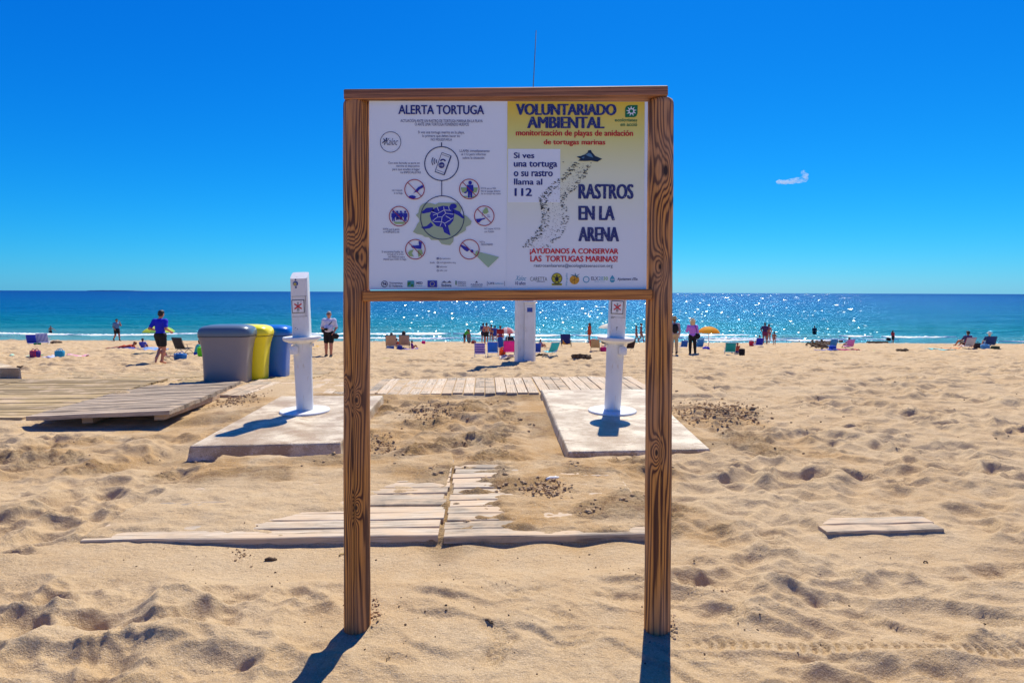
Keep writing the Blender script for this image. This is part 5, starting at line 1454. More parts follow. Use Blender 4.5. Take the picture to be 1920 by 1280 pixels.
def body_prims(J, w=1.0, belly=0.0, headk=1.0):
    up = Vector(J['neck']) - Vector(J['pel']); up.normalize()
    q = Vector((0, 0, 1)).rotation_difference(up).to_matrix()
    Mr = np.array(q)
    hd = Vector(J['head']) - Vector(J['neck']); hd.normalize()
    Mh = np.array(Vector((0, 0, 1)).rotation_difference((hd + Vector((0, 0, 1.5))).normalized()).to_matrix())
    def off(base_, x, y, z): return tuple(Vector(J[base_]) + q @ Vector((x, y, z)))
    pr = [('e', off('pel', 0, .0, .02), (.158 * w, .110 * w, .125), Mr, 'torso'),
          ('e', off('chest', 0, 0, -.07), (.142 * w, .100 * w + belly * .6, .17), Mr, 'torso'),
          ('e', off('chest', 0, .0, .08), (.165 * w, .108 * w, .145), Mr, 'torso')]
    if belly: pr.append(('e', off('chest', 0, -.05 - belly * .4, -.13), (.135 * w, .09 + belly, .13), Mr, 'torso'))
    for s in 'lr':
        pr += [('c', tuple(Vector(J['s' + s]) + q @ Vector((0, 0, -.018))), .052 * w, off('chest', 0, 0, .16), .062, 'torso'), ('c', tuple(Vector(J['s' + s]) + q @ Vector((0, 0, -.03))), .055 * w, off('chest', 0, 0, .06), .08, 'torso'),
               ('c', J['s' + s], .053 * w, J['e' + s], .040 * w, 'uarm'), ('c', J['e' + s], .039 * w, J['h' + s], .026 * w, 'farm'),
               ('c', J['i' + s], .088 * w, J['k' + s], .057 * w, 'thigh'), ('c', lerp(J['k' + s], J['a' + s], .28), .054 * w, J['a' + s], .036 * w, 'shin'),
               ('c', J['k' + s], .054 * w, lerp(J['k' + s], J['a' + s], .3), .054 * w, 'shin'),
               ('c', lerp(J['a' + s], J['t' + s], -.2), .038, J['t' + s], .028, 'foot')]
        e, h_ = Vector(J['e' + s]), Vector(J['h' + s])
        d = (h_ - e).normalized(); side = d.cross(Vector((1, 0, 0))); side = side.normalized() if side.length > .2 else Vector((0, 1, 0))
        nrm = d.cross(side)
        pl = h_ + d * .055
        pr.append(('c', tuple(h_ + d * .015), .026, tuple(pl), .028, 'hand'))
        for f, (o, l) in enumerate(((-.026, .062), (-.009, .072), (.009, .068), (.025, .052))):
            a_ = pl + side * o * .9 + d * .015; m_ = a_ + d * l * .5 + nrm * .004 + side * o * .15; b_ = m_ + d * l * .42 + nrm * .016
            pr += [('c', tuple(a_), .0105, tuple(m_), .010, 'hand'), ('c', tuple(m_), .010, tuple(b_), .0085, 'hand')]
        a_ = h_ + d * .03 - side * .024; b_ = a_ - side * .026 + d * .036
        pr += [('c', tuple(a_), .013, tuple(b_), .011, 'hand'), ('c', tuple(b_), .011, tuple(b_ + d * .022 + side * .004), .009, 'hand')]
    h = Vector(J['head']); mh = Matrix(Mh.tolist())
    H = lambda x, y, z: tuple(h + mh @ Vector((x * headk, y * headk, z * headk)))
    pr += [('c', J['neck'], .056, H(0, .012, -.07), .053, 'neck'),
           ('e', H(0, .012, .03), (.078 * headk, .094 * headk, .088 * headk), Mh, 'head'), ('e', H(0, -.018, -.045), (.060 * headk, .070 * headk, .070 * headk), Mh, 'head'),
           ('c', H(0, -.085, .012), .010, H(0, -.104, -.022), .015, 'face'), ('c', H(-.02, -.080, -.062), .009, H(.02, -.080, -.062), .009, 'face'),
           ('e', H(.080, .012, -.012), (.012, .022, .032), Mh, 'face'), ('e', H(-.080, .012, -.012), (.012, .022, .032), Mh, 'face')]
    return pr, H, Mh, off
def trunc(p, f): return ('c', p[1], p[2], lerp(p[1], p[3], f), p[2] + (p[4] - p[2]) * f, p[-1])

PEOPLE = []
def person(label, px, py, hpx, pose, yaw=0.0, nominal=1.78, tone=0, hair=(30, 22, 18), hairstyle='short', top=None, bottom=None, sleeve=.75, leg=.62, skirt=None,
           hat=None, shoes=None, w=1.0, belly=0.0, J=None, pos=None, bag=None, group=None, headk=1.0, straps=None, glasses=False, z=None, bikini=None, extra=None, topfull=False):
    p = pos if pos is not None else ground_at(px, py)
    k = F / p.y; s = hpx / k / nominal
    zg = float(sand(np.array([p.x]), np.array([p.y]), False)[0][0]) if z is None else z
    root = thing('person', label, 'person', (p.x, p.y, zg), R(yaw), group, s)
    J = dict(pose, **(J or {}))
    pr, H, Mh, off = body_prims(J, w, belly, headk)
    h = max(0.0115, 0.55 / k / s)
    h = min(h, 0.026)
    put('body', surf_mesh('body', pr, h, skin(tone)), root)
    hc = max(h, .013)
    T = [p_ for p_ in pr if p_[-1] == 'torso']
    def sub(tg, f=None): return [trunc(p_, f) if f else p_ for p_ in pr if p_[-1] == tg]
    if top is not None:
        me = surf_mesh('shirt', T + sub('uarm', sleeve) + (sub('farm', .8) if topfull else []), hc, top, grow=.017, k=.04, cut=[(off('pel', 0, 0, -.02), tuple(Vector(off('pel', 0, 0, -.1)) - Vector(off('pel', 0, 0, 0))))] )
        put('shirt', me, root)
    if bottom is not None:
        me = surf_mesh('shorts' if leg < .9 else 'trousers', T[:1] + sub('thigh', min(leg, 1)) + (sub('shin', .93) if leg > .9 else []), hc, bottom, grow=.021 if leg < .9 else .016, k=.03, cut=[(off('pel', 0, 0, .085), tuple((Vector(off('pel', 0, 0, .1)) - Vector(off('pel', 0, 0, 0))) * 10))])
        put('shorts' if leg < .9 else 'trousers', me, root)
    if bikini is not None:
        me = surf_mesh('swimwear', T, hc, bikini, grow=.010, cut=[(off('pel', 0, 0, .06), (0, 0, 1))]); put('swimwear_bottom', me, root)
        me = surf_mesh('swimwear', T, hc, bikini, grow=.012, cut=[(off('chest', 0, 0, .11), (0, 0, 1)), (off('chest', 0, 0, .0), (0, 0, -1))]); put('swimwear_top', me, root)
    if skirt is not None:
        mat, z0, r0 = skirt
        mb = MB(); n = 28; V, Fc = [], []
        zt = J['chest'][2] + (.0 if z0[1] == 'w' else .16)
        rows_ = 9
        for i in range(rows_ + 1):
            t = i / rows_; zz = zt + (z0[0] - zt) * t
            for q in range(n):
                a = 2 * PI * q / n; r = (.135 + (r0 - .135) * t ** 1.1) * (1 + .06 * t * math.sin(5 * a))
                V.append((r * math.cos(a) * 1.05, r * .82 * math.sin(a) + J['pel'][1], zz + .015 * math.sin(3 * a) * t))
        for i in range(rows_):
            for q in range(n): Fc.append((i * n + q, (i + 1) * n + q, (i + 1) * n + (q + 1) % n, i * n + (q + 1) % n))
        mb.add(V, Fc); mb.build('skirt', mat, root, True)
    hm = hairm(*hair)
    Hk = headk
    hp = [('e', H(0, .020, .042), (.088 * Hk, .098 * Hk, .086 * Hk), Mh, 'hair'), ('e', H(0, .045, -.01), (.082 * Hk, .072 * Hk, .082 * Hk), Mh, 'hair')]
    if hairstyle == 'short': hp += [('e', H(.02, -.045, .095), (.05, .05, .03), Mh, 'hair')]
    if hairstyle == 'long': hp += [('c', H(0, .07, .0), .07, H(0, .09, -.20), .06, 'hair'), ('c', H(.05, .05, -.05), .04, H(.07, .06, -.2), .035, 'hair'), ('c', H(-.05, .05, -.05), .04, H(-.07, .06, -.2), .035, 'hair')]
    if hairstyle == 'bun': hp += [('e', H(0, .10, .08), (.05, .05, .05), Mh, 'hair')]
    if hairstyle == 'tail': hp += [('c', H(0, .10, .05), .035, H(0, .15, -.13), .022, 'hair')]
    if hairstyle == 'puffy': hp = [('e', H(0, .03, .02), (.125, .13, .135), Mh, 'hair'), ('e', H(0, .04, -.08), (.12, .10, .10), Mh, 'hair')]
    if hairstyle == 'cropped': hp = [('e', H(0, .02, .040), (.083, .098, .084), Mh, 'hair')]
    put('hair', surf_mesh('hair', hp, hc, hm, k=.02, cut=[(H(0, -.062, 0), tuple(Vector(H(0, -1, -.55)) - h3))] if (h3 := Vector(H(0, 0, 0))) is not None and hairstyle != 'puffy' else [(H(0, -.04, 0), tuple(Vector(H(0, -1, -.3)) - h3))]), root)
    if glasses:
        mb = MB(); mb.box(-.062, .062, -.112, -.082, .0, .030, .006, Matrix.Translation(h3)); mb.build('sunglasses', M_BLACK, root)
    if hat is not None:
        c = H(0, .01, .075)
        o = MB().lathe([(.19, -.025), (.155, -.006), (.096, .0), (.092, .05), (.078, .085), (.03, .098)], 24, c).build('sun_hat', hat, root, True)
    if shoes is not None:
        for s_ in 'lr':
            put('shoe', surf_mesh('shoe', [('c', lerp(J['a' + s_], J['t' + s_], -.15), .045, J['t' + s_], .036, 'shoe')], hc, shoes, grow=.008), root)
    if bag == 'shoulder':
        mb = MB(); mb.tube([(.19, -.02, 1.46), (.10, -.13, 1.30), (-.10, -.155, 1.10), (-.24, -.13, .98)], .016, 8); mb.tube([(.19, -.02, 1.46), (.1, .12, 1.3), (-.2, .12, 1.0)], .014, 8)
        mb.build('strap', M_BLACK, root, True)
    if extra: extra(root, J, H, off)
    PEOPLE.append(root)
    return root
ROYAL, BLK, WHT = cloth(12, 30, 190), cloth(18, 18, 22), cloth(205, 205, 225)

# runner in blue
def arm_phone(root, J, H, off):
    MB().box(-.03, .03, -.02, .02, -.06, .06, .006, Matrix.Translation(Vector(J['el']) + Vector((-.0, -.03, -.03)))).build('wrist_band', WHT, root)
person('man running barefoot in a royal blue t-shirt and black shorts, seen from behind', 301, 685, 103, STAND, 172, tone=0, top=ROYAL, bottom=BLK, sleeve=.72, leg=.66, w=1.06, hair=(24, 20, 20),
       J=dict(el=(.27, .14, 1.16), hl=(.20, -.08, 1.10), er=(-.28, .10, 1.16), hr=(-.26, -.12, 1.06), kl=(.07, -.10, .50), al=(-.02, .20, .22), tl=(-.04, .26, .10), kr=(-.08, -.06, .49), ar=(-.06, .02, .085), tr=(-.08, -.13, .03), head=(-.02, -.03, 1.63)))
# photographer in white
def cam_items(root, J, H, off):
    MB().box(-.06, .06, -.05, .05, -.04, .045, .012, Matrix.Translation(Vector(J['hr']) + Vector((.03, -.07, .0)))).build('camera', BLK, root)
    o = MB().blob((0, 0, 0), (.13, .09, .11), random.Random(2), .08, 8).build('camera_bag', BLK, root, True, loc=Vector(J['hl']) + Vector((.08, -.02, -.13)))
    o = MB().blob((0, 0, 0), (.05, .10, .13), random.Random(5), .08, 8).build('hip_bag', cloth(24, 26, 60), root, True, loc=(-.25, .06, 1.05))
person('grey haired man in white t-shirt and black shorts with a camera bag', 617, 671.5, 89, STAND, 0, tone=0, hair=(150, 146, 142), hairstyle='cropped', top=WHT, bottom=cloth(16, 14, 16), sleeve=.8, leg=.72, w=1.12, belly=.03,
       J=dict(el=(.27, .02, 1.13), hl=(.22, -.16, .96), er=(-.27, .0, 1.12), hr=(-.06, -.20, 1.08), kl=(.10, -.08, .50), al=(.10, -.08, .085), tl=(.11, -.24, .04)), shoes=cloth(20, 22, 30), glasses=True, bag='shoulder', extra=cam_items)
person('man walking at the waterline in grey shirt and black shorts, hand at his face', 219, 641, 43, WALK, 60, tone=1, top=cloth(90, 120, 160), bottom=BLK, w=1.1, J=dict(el=(.26, -.10, 1.22), hl=(.12, -.2, 1.50)), shoes=BLK)
def in_sea(px, py_water): return at_z(px, py_water, SEA_Z)
person('small child wading in the sea at the far left, arm held out', 95, 630, 22, STAND, 20, tone=1, pos=in_sea(95, 628), z=SEA_Z - .25, bottom=BLK, J=dict(el=(.42, .0, 1.22), hl=(.62, -.05, 1.05)), headk=1.15)
person('person standing knee deep in the sea right of the yellow parasol', 1527, 629, 27, STAND, 180, tone=1, pos=in_sea(1527, 628.5), z=SEA_Z - .5, top=cloth(40, 30, 60), bottom=BLK, w=1.1)
# families
person('woman lying on her front on a towel in an orange and red dress', 232, 655, 14, LIE, -75, nominal=.46, tone=0, hair=(150, 90, 40), top=cloth(190, 60, 20), bottom=cloth(190, 60, 20), leg=.3)
person('person with dark hair sitting on a towel in patterned blue clothes', 268, 656, 23, GROUND, 190, nominal=.95, tone=1, top=cloth(90, 90, 170), bottom=cloth(40, 50, 160), leg=.8)
person('person in a teal shirt leaning forward beside the black mesh chair', 368, 668, 34, GROUND, 120, nominal=.95, tone=0, hair=(60, 34, 20), top=cloth(60, 180, 170), bottom=cloth(30, 60, 170), J=dict(chest=(0, -.06, .40), neck=(0, -.14, .6), head=(0, -.2, .76), sl=(.18, -.12, .55), sr=(-.18, -.12, .55)))
person('person seated in the left beige backed chair, seen from behind', 735, 655, 31, SIT, 180, nominal=1.06, tone=1, top=cloth(60, 40, 50), bottom=BLK)
person('small child with dark hair between the two beige backed chairs', 744, 652, 18, GROUND, 150, nominal=.95, tone=0, top=cloth(170, 60, 50), bottom=BLK, headk=1.15)
person('long haired person seated in the right beige backed chair', 758, 655, 31, SIT, 180, nominal=1.06, tone=0, hair=(20, 14, 14), hairstyle='puffy', top=cloth(80, 70, 100), bottom=BLK)
person('child in purple and pink swimwear crouching right of the beige backed chairs', 773, 656, 16, GROUND, 110, nominal=.95, tone=1, top=cloth(120, 40, 150), bottom=cloth(190, 30, 120), headk=1.15)
def boogie(root, J, H, off):
    pass
person('child in a green rash vest walking with a body board along the water', 871, 646, 29, BEND, 70, nominal=1.55, tone=1, top=cloth(60, 170, 50), bottom=BLK, headk=1.12)
person('shirtless man in black shorts standing in the group near the water, hands on hips', 912, 646, 41, STAND, 190, tone=0, bottom=BLK, leg=.6, w=1.08, J=dict(el=(.32, .08, 1.16), hl=(.17, -.02, .98), er=(-.32, .08, 1.16), hr=(-.17, -.02, .98)))
person('person in blue standing just left of the shirtless man', 906, 645, 39, STAND, 160, tone=0, top=cloth(50, 60, 120), hair=(26, 22, 24), bottom=cloth(30, 30, 60), leg=.5)
person('taller thin person in dark swimwear right of the shirtless man', 921, 645, 36, STAND, 200, tone=1, bikini=cloth(30, 30, 90))
person('girl in a blue swimsuit standing beside the woman with the blue skirt', 928, 645, 34, STAND, 200, tone=0, hairstyle='bun', top=cloth(40, 60, 150), bottom=cloth(40, 60, 150), leg=.25, sleeve=.2)
person('woman in a red top and long blue skirt, seen from behind', 938, 656, 44, STAND, 176, tone=0, hair=(110, 50, 30), hairstyle='bun', top=cloth(150, 26, 36), skirt=(cloth(30, 80, 160), (.12, 'w'), .26), w=1.2)
person('person in black with reddish hair seated behind the pink chair', 956, 652, 30, SIT, 170, nominal=1.06, tone=0, hair=(130, 40, 24), top=cloth(20, 20, 40), bottom=BLK)
person('girl sitting on the sand just right of the white pole', 1014, 653, 17, GROUND, 120, nominal=.95, tone=1, hair=(40, 24, 20), hairstyle='tail', top=cloth(140, 70, 110), bottom=cloth(110, 60, 110), headk=1.1)
person('woman in an orange dress walking left at the water edge', 1105, 643.5, 38.5, WALK, -75, tone=1, hair=(22, 14, 14), hairstyle='long', skirt=(cloth(205, 70, 14), (.70, 'c'), .20), top=cloth(205, 70, 14), sleeve=.2, J=dict(kl=(.06, -.07, .5), al=(.06, -.08, .09), tl=(.06, -.2, .04), ar=(-.08, .12, .10), tr=(-.08, .0, .04), kr=(-.08, .02, .5)))
person('shorter girl in a red bikini walking at the water edge near the right post', 1193, 643, 33, WALK, 70, tone=1, hairstyle='bun', bikini=cloth(190, 30, 50))
person('taller girl in a dark bikini with white belt walking near the right post', 1202, 643, 37, WALK, 70, tone=1, hairstyle='bun', bikini=cloth(110, 30, 70))
def backpack(root, J, H, off):
    MB().blob((0, .17, 1.22), (.15, .09, .23), random.Random(8), .05, 9).build('backpack', BLK, root, True)
    mb = MB()
    for sx in (-.1, .1): mb.tube([(sx, .12, 1.38), (sx * 1.2, .02, 1.475), (sx * 1.2, -.11, 1.36)], .014, 6)
    mb.build('strap', BLK, root, True)
person('person in tan hat, black backpack and beige trousers half hidden by the right post', 1264, 669, 71, STAND, 178, tone=0, hair=(110, 80, 50), hat=cloth(190, 150, 90), top=cloth(170, 140, 150), topfull=True, sleeve=1.0, bottom=cloth(190, 165, 125), leg=1.0, shoes=cloth(90, 80, 70), extra=backpack)
def tote(root, J, H, off):
    MB().blob((-.23, .02, .93), (.16, .09, .15), random.Random(9), .06, 9).build('shoulder_bag', BLK, root, True)
    mb = MB(); mb.tube([(-.22, .06, 1.03), (-.14, .14, 1.3), (-.10, .08, 1.47), (-.13, -.08, 1.42), (-.25, -.04, 1.0)], .014, 6); mb.build('strap', BLK, root, True)
    for s_ in 'lr':
        x = J['k' + s_][0]
        MB().tube([(x * 1.0 - .075, .0, .88), (J['k' + s_][0] - .066, -.01, .5), (J['a' + s_][0] - .05, .02, .12)], [.012, .012, .01], 6).build('white_stripe', WHT, root, True)
person('woman in lilac jacket and black trousers with a black bag on her shoulder', 1298, 668, 68, STAND, 176, tone=0, hair=(214, 180, 130), hairstyle='puffy', top=cloth(190, 120, 215), topfull=True, sleeve=1.0, bottom=cloth(14, 14, 22), leg=1.0, hat=cloth(220, 200, 150), shoes=BLK, w=1.05,
       J=dict(el=(.26, -.06, 1.16), hl=(.12, -.20, 1.36), kr=(-.12, -.02, .5), ar=(-.14, -.02, .085), tr=(-.15, -.16, .03)), extra=tote)
person('person sitting low in front of the teal chair, only legs and arm showing', 1382, 664, 20, GROUND, 200, nominal=.95, tone=0, hair=(120, 60, 30), top=cloth(170, 70, 50), bottom=cloth(30, 40, 120))
person('person seated in the blue chair beside the red bag', 1423, 648, 19, SIT, 180, nominal=1.06, tone=1, top=cloth(40, 30, 70), bottom=BLK)
person('larger person of the couple at the water edge, left one', 1434, 645, 40, STAND, 170, tone=1, top=cloth(60, 40, 90), bottom=cloth(120, 40, 80), w=1.15, leg=.5, J=dict(el=(.33, .06, 1.16), hl=(.18, -.02, .98)))
person('smaller person of the couple at the water edge, right one', 1441.5, 645, 36, STAND, 190, tone=0, bikini=cloth(150, 60, 110), hair=(60, 40, 30))
person('naked toddler standing right of the couple', 1451.5, 649, 25, STAND, 160, tone=1, headk=1.3, bikini=cloth(150, 90, 80), w=1.1)
person('person seated in the pink and lilac chair on the right', 1590, 655, 22, SIT, 180, nominal=1.06, tone=0, top=cloth(170, 120, 170), bottom=BLK)
person('person in a red top carrying a body board along the water', 1674, 643.5, 25, STAND, 100, tone=1, hair=(24, 16, 16), hairstyle='long', top=cloth(180, 30, 40), bottom=BLK, leg=.9)
person('person with short dark hair in the light grey chair at far right', 1811, 655, 32, SIT, 180, nominal=1.06, tone=1, top=cloth(60, 60, 110), bottom=BLK)
person('person in a white cap and navy top seated at far right', 1853, 654, 30, SIT, 160, nominal=1.06, tone=0, hair=(210, 205, 190), hat=cloth(214, 208, 190), top=cloth(20, 50, 110), bottom=cloth(40, 90, 150), leg=.8)

# ------------------------------------------------------------------ beach things
def place(px, py, hpx, nominal):
    p = ground_at(px, py); k = F / p.y
    z = float(sand(np.array([p.x]), np.array([p.y]), False)[0][0])
    return (p.x, p.y, z), hpx / k / nominal
M_FRAME = m_plain('chair_tube_white', (0.62, 0.62, 0.64), 0.35, 0.05, 20, 0.0)
M_FRAME_D = m_plain('chair_tube_dark', (0.06, 0.06, 0.07), 0.4, 0.05, 20, 0.0)
M_ARM = m_plain('chair_arm_wood', (0.34, 0.20, 0.10), 0.6, 0.2, 20, 0.1)
def chair(label, px, py, hpx, mat, yaw=180, frame=None, recline=0.42, seatmat=None, arms=True, nominal=.80):
    loc, s = place(px, py, hpx, nominal)
    r = thing('beach_chair', label, 'beach chair', loc, R(yaw), 'folding beach chairs on the sand', s)
    fm = frame or M_FRAME
    W = .27; mb = MB()
    bt = (0.20 + .56 * math.sin(recline), .26 + .56 * math.cos(recline))   # y, z of backrest top
    for sx in (-W, W):
        mb.tube([(sx, -.26, .27), (sx, .20, .24), (sx, bt[0], bt[1])], .011, 6)
        mb.tube([(sx, -.30, .005), (sx, .02, .25), (sx, .12, .46)], .011, 6)
        mb.tube([(sx, .34, .005), (sx, -.02, .26)], .011, 6)
    for (y, z) in ((-.30, .012), (.34, .012), (-.26, .27), (bt[0], bt[1]), (.20, .24)): mb.tube([(-W, y, z), (W, y, z)], .011, 6)
    mb.build('frame', fm, r, True)
    def sheet(name, a, b, m, sag):
        V, Fc = [], []; n, c = 8, 5
        for i in range(n + 1):
            t = i / n
            for j in range(c + 1):
                q = j / c
                y, z = a[0] + (b[0] - a[0]) * t, a[1] + (b[1] - a[1]) * t
                g = sag * math.sin(PI * t) * (.5 + .5 * math.sin(PI * q))
                dy, dz = b[1] - a[1], -(b[0] - a[0]); l = math.hypot(dy, dz)
                V.append((-W + .012 + (2 * W - .024) * q, y + dy / l * g, z - abs(dz / l) * g))
        m_ = c + 1
        for i in range(n):
            for j in range(c): Fc.append((i * m_ + j, i * m_ + j + 1, (i + 1) * m_ + j + 1, (i + 1) * m_ + j))
        o = MB().add(V, Fc).build(name, m, r, True)
        sd = o.modifiers.new('thick', 'SOLIDIFY'); sd.thickness = .008
    sheet('seat', (-.26, .275), (.19, .248), seatmat or mat, .03)
    sheet('backrest', (.205, .27), (bt[0], bt[1]), mat, .035)
    if arms:
        for sx in (-W, W): MB().box(sx - .022, sx + .022, -.20, .27, .455, .475, .006).build('armrest', M_ARM, r)
    return r
ST_BLUE = striped((20, 40, 190), (190, 205, 235), 5); ST_PURP = striped((60, 40, 170), (190, 170, 225), 2.6, 'Z'); ST_RED = striped((190, 40, 40), (70, 40, 130), 6)
chair('blue folding beach chair, left one of the pair near the left edge', 64, 649, 25, cloth(30, 60, 190), 200)
chair('blue and white striped folding beach chair near the left edge', 82, 649, 26, ST_BLUE, 205)
chair('black mesh chair seen from behind beside the person in teal', 345, 666, 33, cloth(50, 46, 50), 165, M_FRAME_D)
chair('low black folding chair behind the running man', 318, 677, 22, cloth(120, 40, 50), 100, M_FRAME_D, nominal=.7)
chair('small blue chair between the bins and the left foot shower', 545, 651, 15, cloth(30, 80, 180), 180)
chair('beige backed chair with the short haired person', 735, 657, 29, cloth(190, 150, 115), 180, M_FRAME_D, .25)
chair('beige backed chair with the long haired person', 759, 656, 28, cloth(186, 150, 112), 184, M_FRAME_D, .25)
chair('purple and white banded chair, leftmost of the row beside the white pole', 900, 672.5, 29, ST_PURP, 180, recline=.3)
chair('bright blue chair second in the row beside the white pole', 924.5, 672, 29, cloth(30, 110, 210), 178, recline=.3)
chair('magenta pink chair just left of the white pole', 954, 674, 31, cloth(225, 30, 140), 182, recline=.3, frame=M_FRAME_D)
chair('blue chair mostly hidden by the right side of the white pole', 1004, 670, 26, cloth(30, 70, 180), 185)
chair('turquoise chair with a lilac towel over it right of the white pole', 1031, 672, 30, cloth(40, 190, 200), 215, recline=.5)
chair('navy chair with a rainbow towel standing alone near the water', 1062, 652, 27, cloth(24, 40, 110), 165, M_FRAME_D, .25, seatmat=cloth(230, 180, 60))
chair('beige backed chair left of the right foot shower', 1116, 661, 24, cloth(180, 150, 110), 170, M_FRAME_D)
chair('small dark folding chair just left of the right foot shower', 1135, 650, 14, cloth(30, 26, 34), 120, M_FRAME_D, nominal=.7)
chair('dark chair half hidden behind the right foot shower', 1178, 661, 24, cloth(40, 20, 30), 200, M_FRAME_D)
chair('blue chair between the two people beside the right post', 1281, 657, 18, cloth(24, 90, 180), 180)
chair('light blue chair under the yellow parasol', 1308, 657, 22, cloth(60, 140, 200), 190)
chair('teal green chair standing in front of the others right of the parasol', 1368, 668, 27, cloth(20, 150, 150), 168)
chair('royal blue chair beside the red bag', 1421, 652, 20, cloth(30, 40, 180), 180)
chair('sky blue backed chair next to the seaweed pile', 1559, 657, 19, cloth(50, 130, 190), 178, frame=M_FRAME_D)
chair('pink and lilac chair on the right', 1590, 658, 20, striped((225, 60, 170), (190, 170, 220), 5, 'Z'), 182)
chair('light grey chair at far right with red legs', 1811, 657, 26, cloth(190, 185, 190), 180, m_plain('chair_tube_red', (0.45, 0.04, 0.06), 0.4, 0.05, 20, 0))
chair('navy chair at far right under the person in the cap', 1853, 656, 24, cloth(30, 60, 120), 165, M_FRAME_D)

def parasol(label, px, py_top, wpx, py_base, py_edge, mat, mat2, tilt=0.0, yaw=0, y=None, pole=True):
    p = ground_at(px, py_base) if y is None else at_y(px, py_base, y)
    k = F / p.y; Wd = wpx / k; zg = float(base(np.array(p.y)))
    zt = at_y(px, py_top, p.y).z - zg; ze = at_y(px, py_edge, p.y).z - zg
    r = thing('parasol', label, 'parasol', (p.x, p.y, zg), R(yaw), 'parasols on the beach')
    mb = MB(); mb.tube([(0, 0, -.1), (0, 0, zt + .05)], .018, 8); mb.build('pole', M_FRAME, r, True)
    n = 8; R_ = Wd / 2; Hh = zt - ze
    for k_ in range(n):
        V, Fc = [], []
        for i in range(7):
            t = i / 6
            for j in range(5):
                q = (k_ + j / 4) * 2 * PI / n
                sag = 1 - .05 * t * math.sin(PI * j / 4)
                rr = R_ * math.sin(t * 1.25) / math.sin(1.25) * sag
                zz = ze + Hh * (math.cos(t * 1.25) - math.cos(1.25)) / (1 - math.cos(1.25)) + .02 * Hh * math.sin(PI * j / 4) * t
                V.append((rr * math.cos(q), rr * math.sin(q), zz))
        for i in range(6):
            for j in range(4): Fc.append((i * 5 + j, (i + 1) * 5 + j, (i + 1) * 5 + j + 1, i * 5 + j + 1))
        o = MB().add(V, Fc).build('canopy_panel', mat if k_ % 2 else mat2, r, True)
    mb = MB()
    for k_ in range(n):
        q = k_ * 2 * PI / n; mb.tube([(0, 0, ze - .1 * Hh), (R_ * .55 * math.cos(q), R_ * .55 * math.sin(q), ze + Hh * .55)], .006, 5)
    mb.build('ribs', M_FRAME, r, True)
def canvas(name, c):
    t = NT(name, 0.8); t.color(c)
    t.b.inputs['Transmission Weight'].default_value = 0.0
    tr = t.new('ShaderNodeBsdfTranslucent'); t.put(tr.inputs['Color'], c)
    mx = t.new('ShaderNodeMixShader'); mx.inputs[0].default_value = 0.5
    t.l.new(t.b.outputs[0], mx.inputs[1]); t.l.new(tr.outputs[0], mx.inputs[2]); t.l.new(mx.outputs[0], t.n['Material Output'].inputs[0])
    t.bump(t.noise(t.coord(), 20, 3), 0.2, 0.01)
    return t.m
parasol('orange yellow parasol with scalloped canopy right of the woman in lilac', 1328.5, 612, 42, 656.5, 624, canvas('yellow_canvas', (0.85, 0.48, 0.03)), canvas('amber_canvas', (0.85, 0.38, 0.02)))
parasol('lime green parasol seen behind the running man', 298, 611, 56, 664, 622.5, canvas('lime_canvas', (0.62, 0.80, 0.10)), canvas('green_canvas', (0.30, 0.62, 0.14)))
parasol('white and red parasol half hidden behind the white pole', 951, 613.5, 31, 654, 624.5, canvas('white_canvas', (0.75, 0.68, 0.72)), canvas('rose_canvas', (0.68, 0.24, 0.26)))
parasol('white parasol behind the right foot shower', 1148, 606, 54, 656, 615, canvas('pale_canvas', (0.72, 0.80, 0.78)), canvas('pale_canvas_b', (0.80, 0.82, 0.74)))

def bag(label, px, py, w_, h_, mat, name='beach_bag', cat='bag', handles=True, group=None, sq=4.0):
    p = ground_at(px, py); k = F / p.y
    z = float(sand(np.array([p.x]), np.array([p.y]), False)[0][0])
    r = thing(name, label, cat, (p.x, p.y, z - .01), R(random.Random(px).uniform(-25, 25)), group)
    W2, H2 = w_ / k / 2, h_ / k
    mb = MB().lathe([(W2 * .84, 0), (W2 * .9, H2 * .1), (W2 * 1.0, H2 * .6), (W2 * .96, H2 * .92), (W2 * .90, H2 * .96), (W2 * .86, H2 * .80)], 24, ex=(1, .6, sq))
    mb.build('body', mat, r, True)
    if handles:
        mb = MB()
        for sy in (-.3, .3): mb.tube([(W2 * .5 * math.cos(a), sy * W2, H2 * .88 + H2 * .32 * math.sin(a)) for a in np.linspace(0, PI, 8)], .012, 6)
        mb.build('handle', mat, r, True)
    return r
bag('green bag standing between the pair of blue chairs', 70, 649, 11, 8, cloth(60, 200, 90))
bag('red and purple striped bag on the towels near the left edge', 66, 672, 20, 15, ST_RED)
bag('teal bucket shaped bag with dark contents near the left edge', 112, 672, 16, 15, cloth(30, 150, 190), 'tub_bag', 'bag')
bag('blue and white bag beside the black mesh chair', 338, 676, 24, 13, cloth(30, 110, 180))
bag('lime green bucket behind the grey bin', 378, 674, 16, 17, cloth(110, 220, 20), 'bucket', 'bucket')
bag('white and blue bag under the left beige backed chair', 732, 657, 14, 10, cloth(150, 170, 215))
bag('dark blue bag between the beige backed chairs', 749, 657, 11, 9, cloth(60, 70, 140))
bag('small pink bag lying alone right of the beige backed chairs', 794, 646, 7, 7, cloth(225, 40, 120), handles=False)
bag('red straw basket near the water behind the chair row', 888, 647, 9, 8, cloth(150, 50, 40), 'basket', 'basket')
bag('orange bag standing between the blue and the pink chair', 942, 674, 12, 15, cloth(250, 90, 20))
bag('magenta beach bag left of the right foot shower', 1131, 661, 12, 10, cloth(190, 20, 110))
bag('blue cool box below the yellow parasol', 1324, 658, 12, 8, cloth(40, 30, 200), 'cool_box', 'cool box', sq=9)
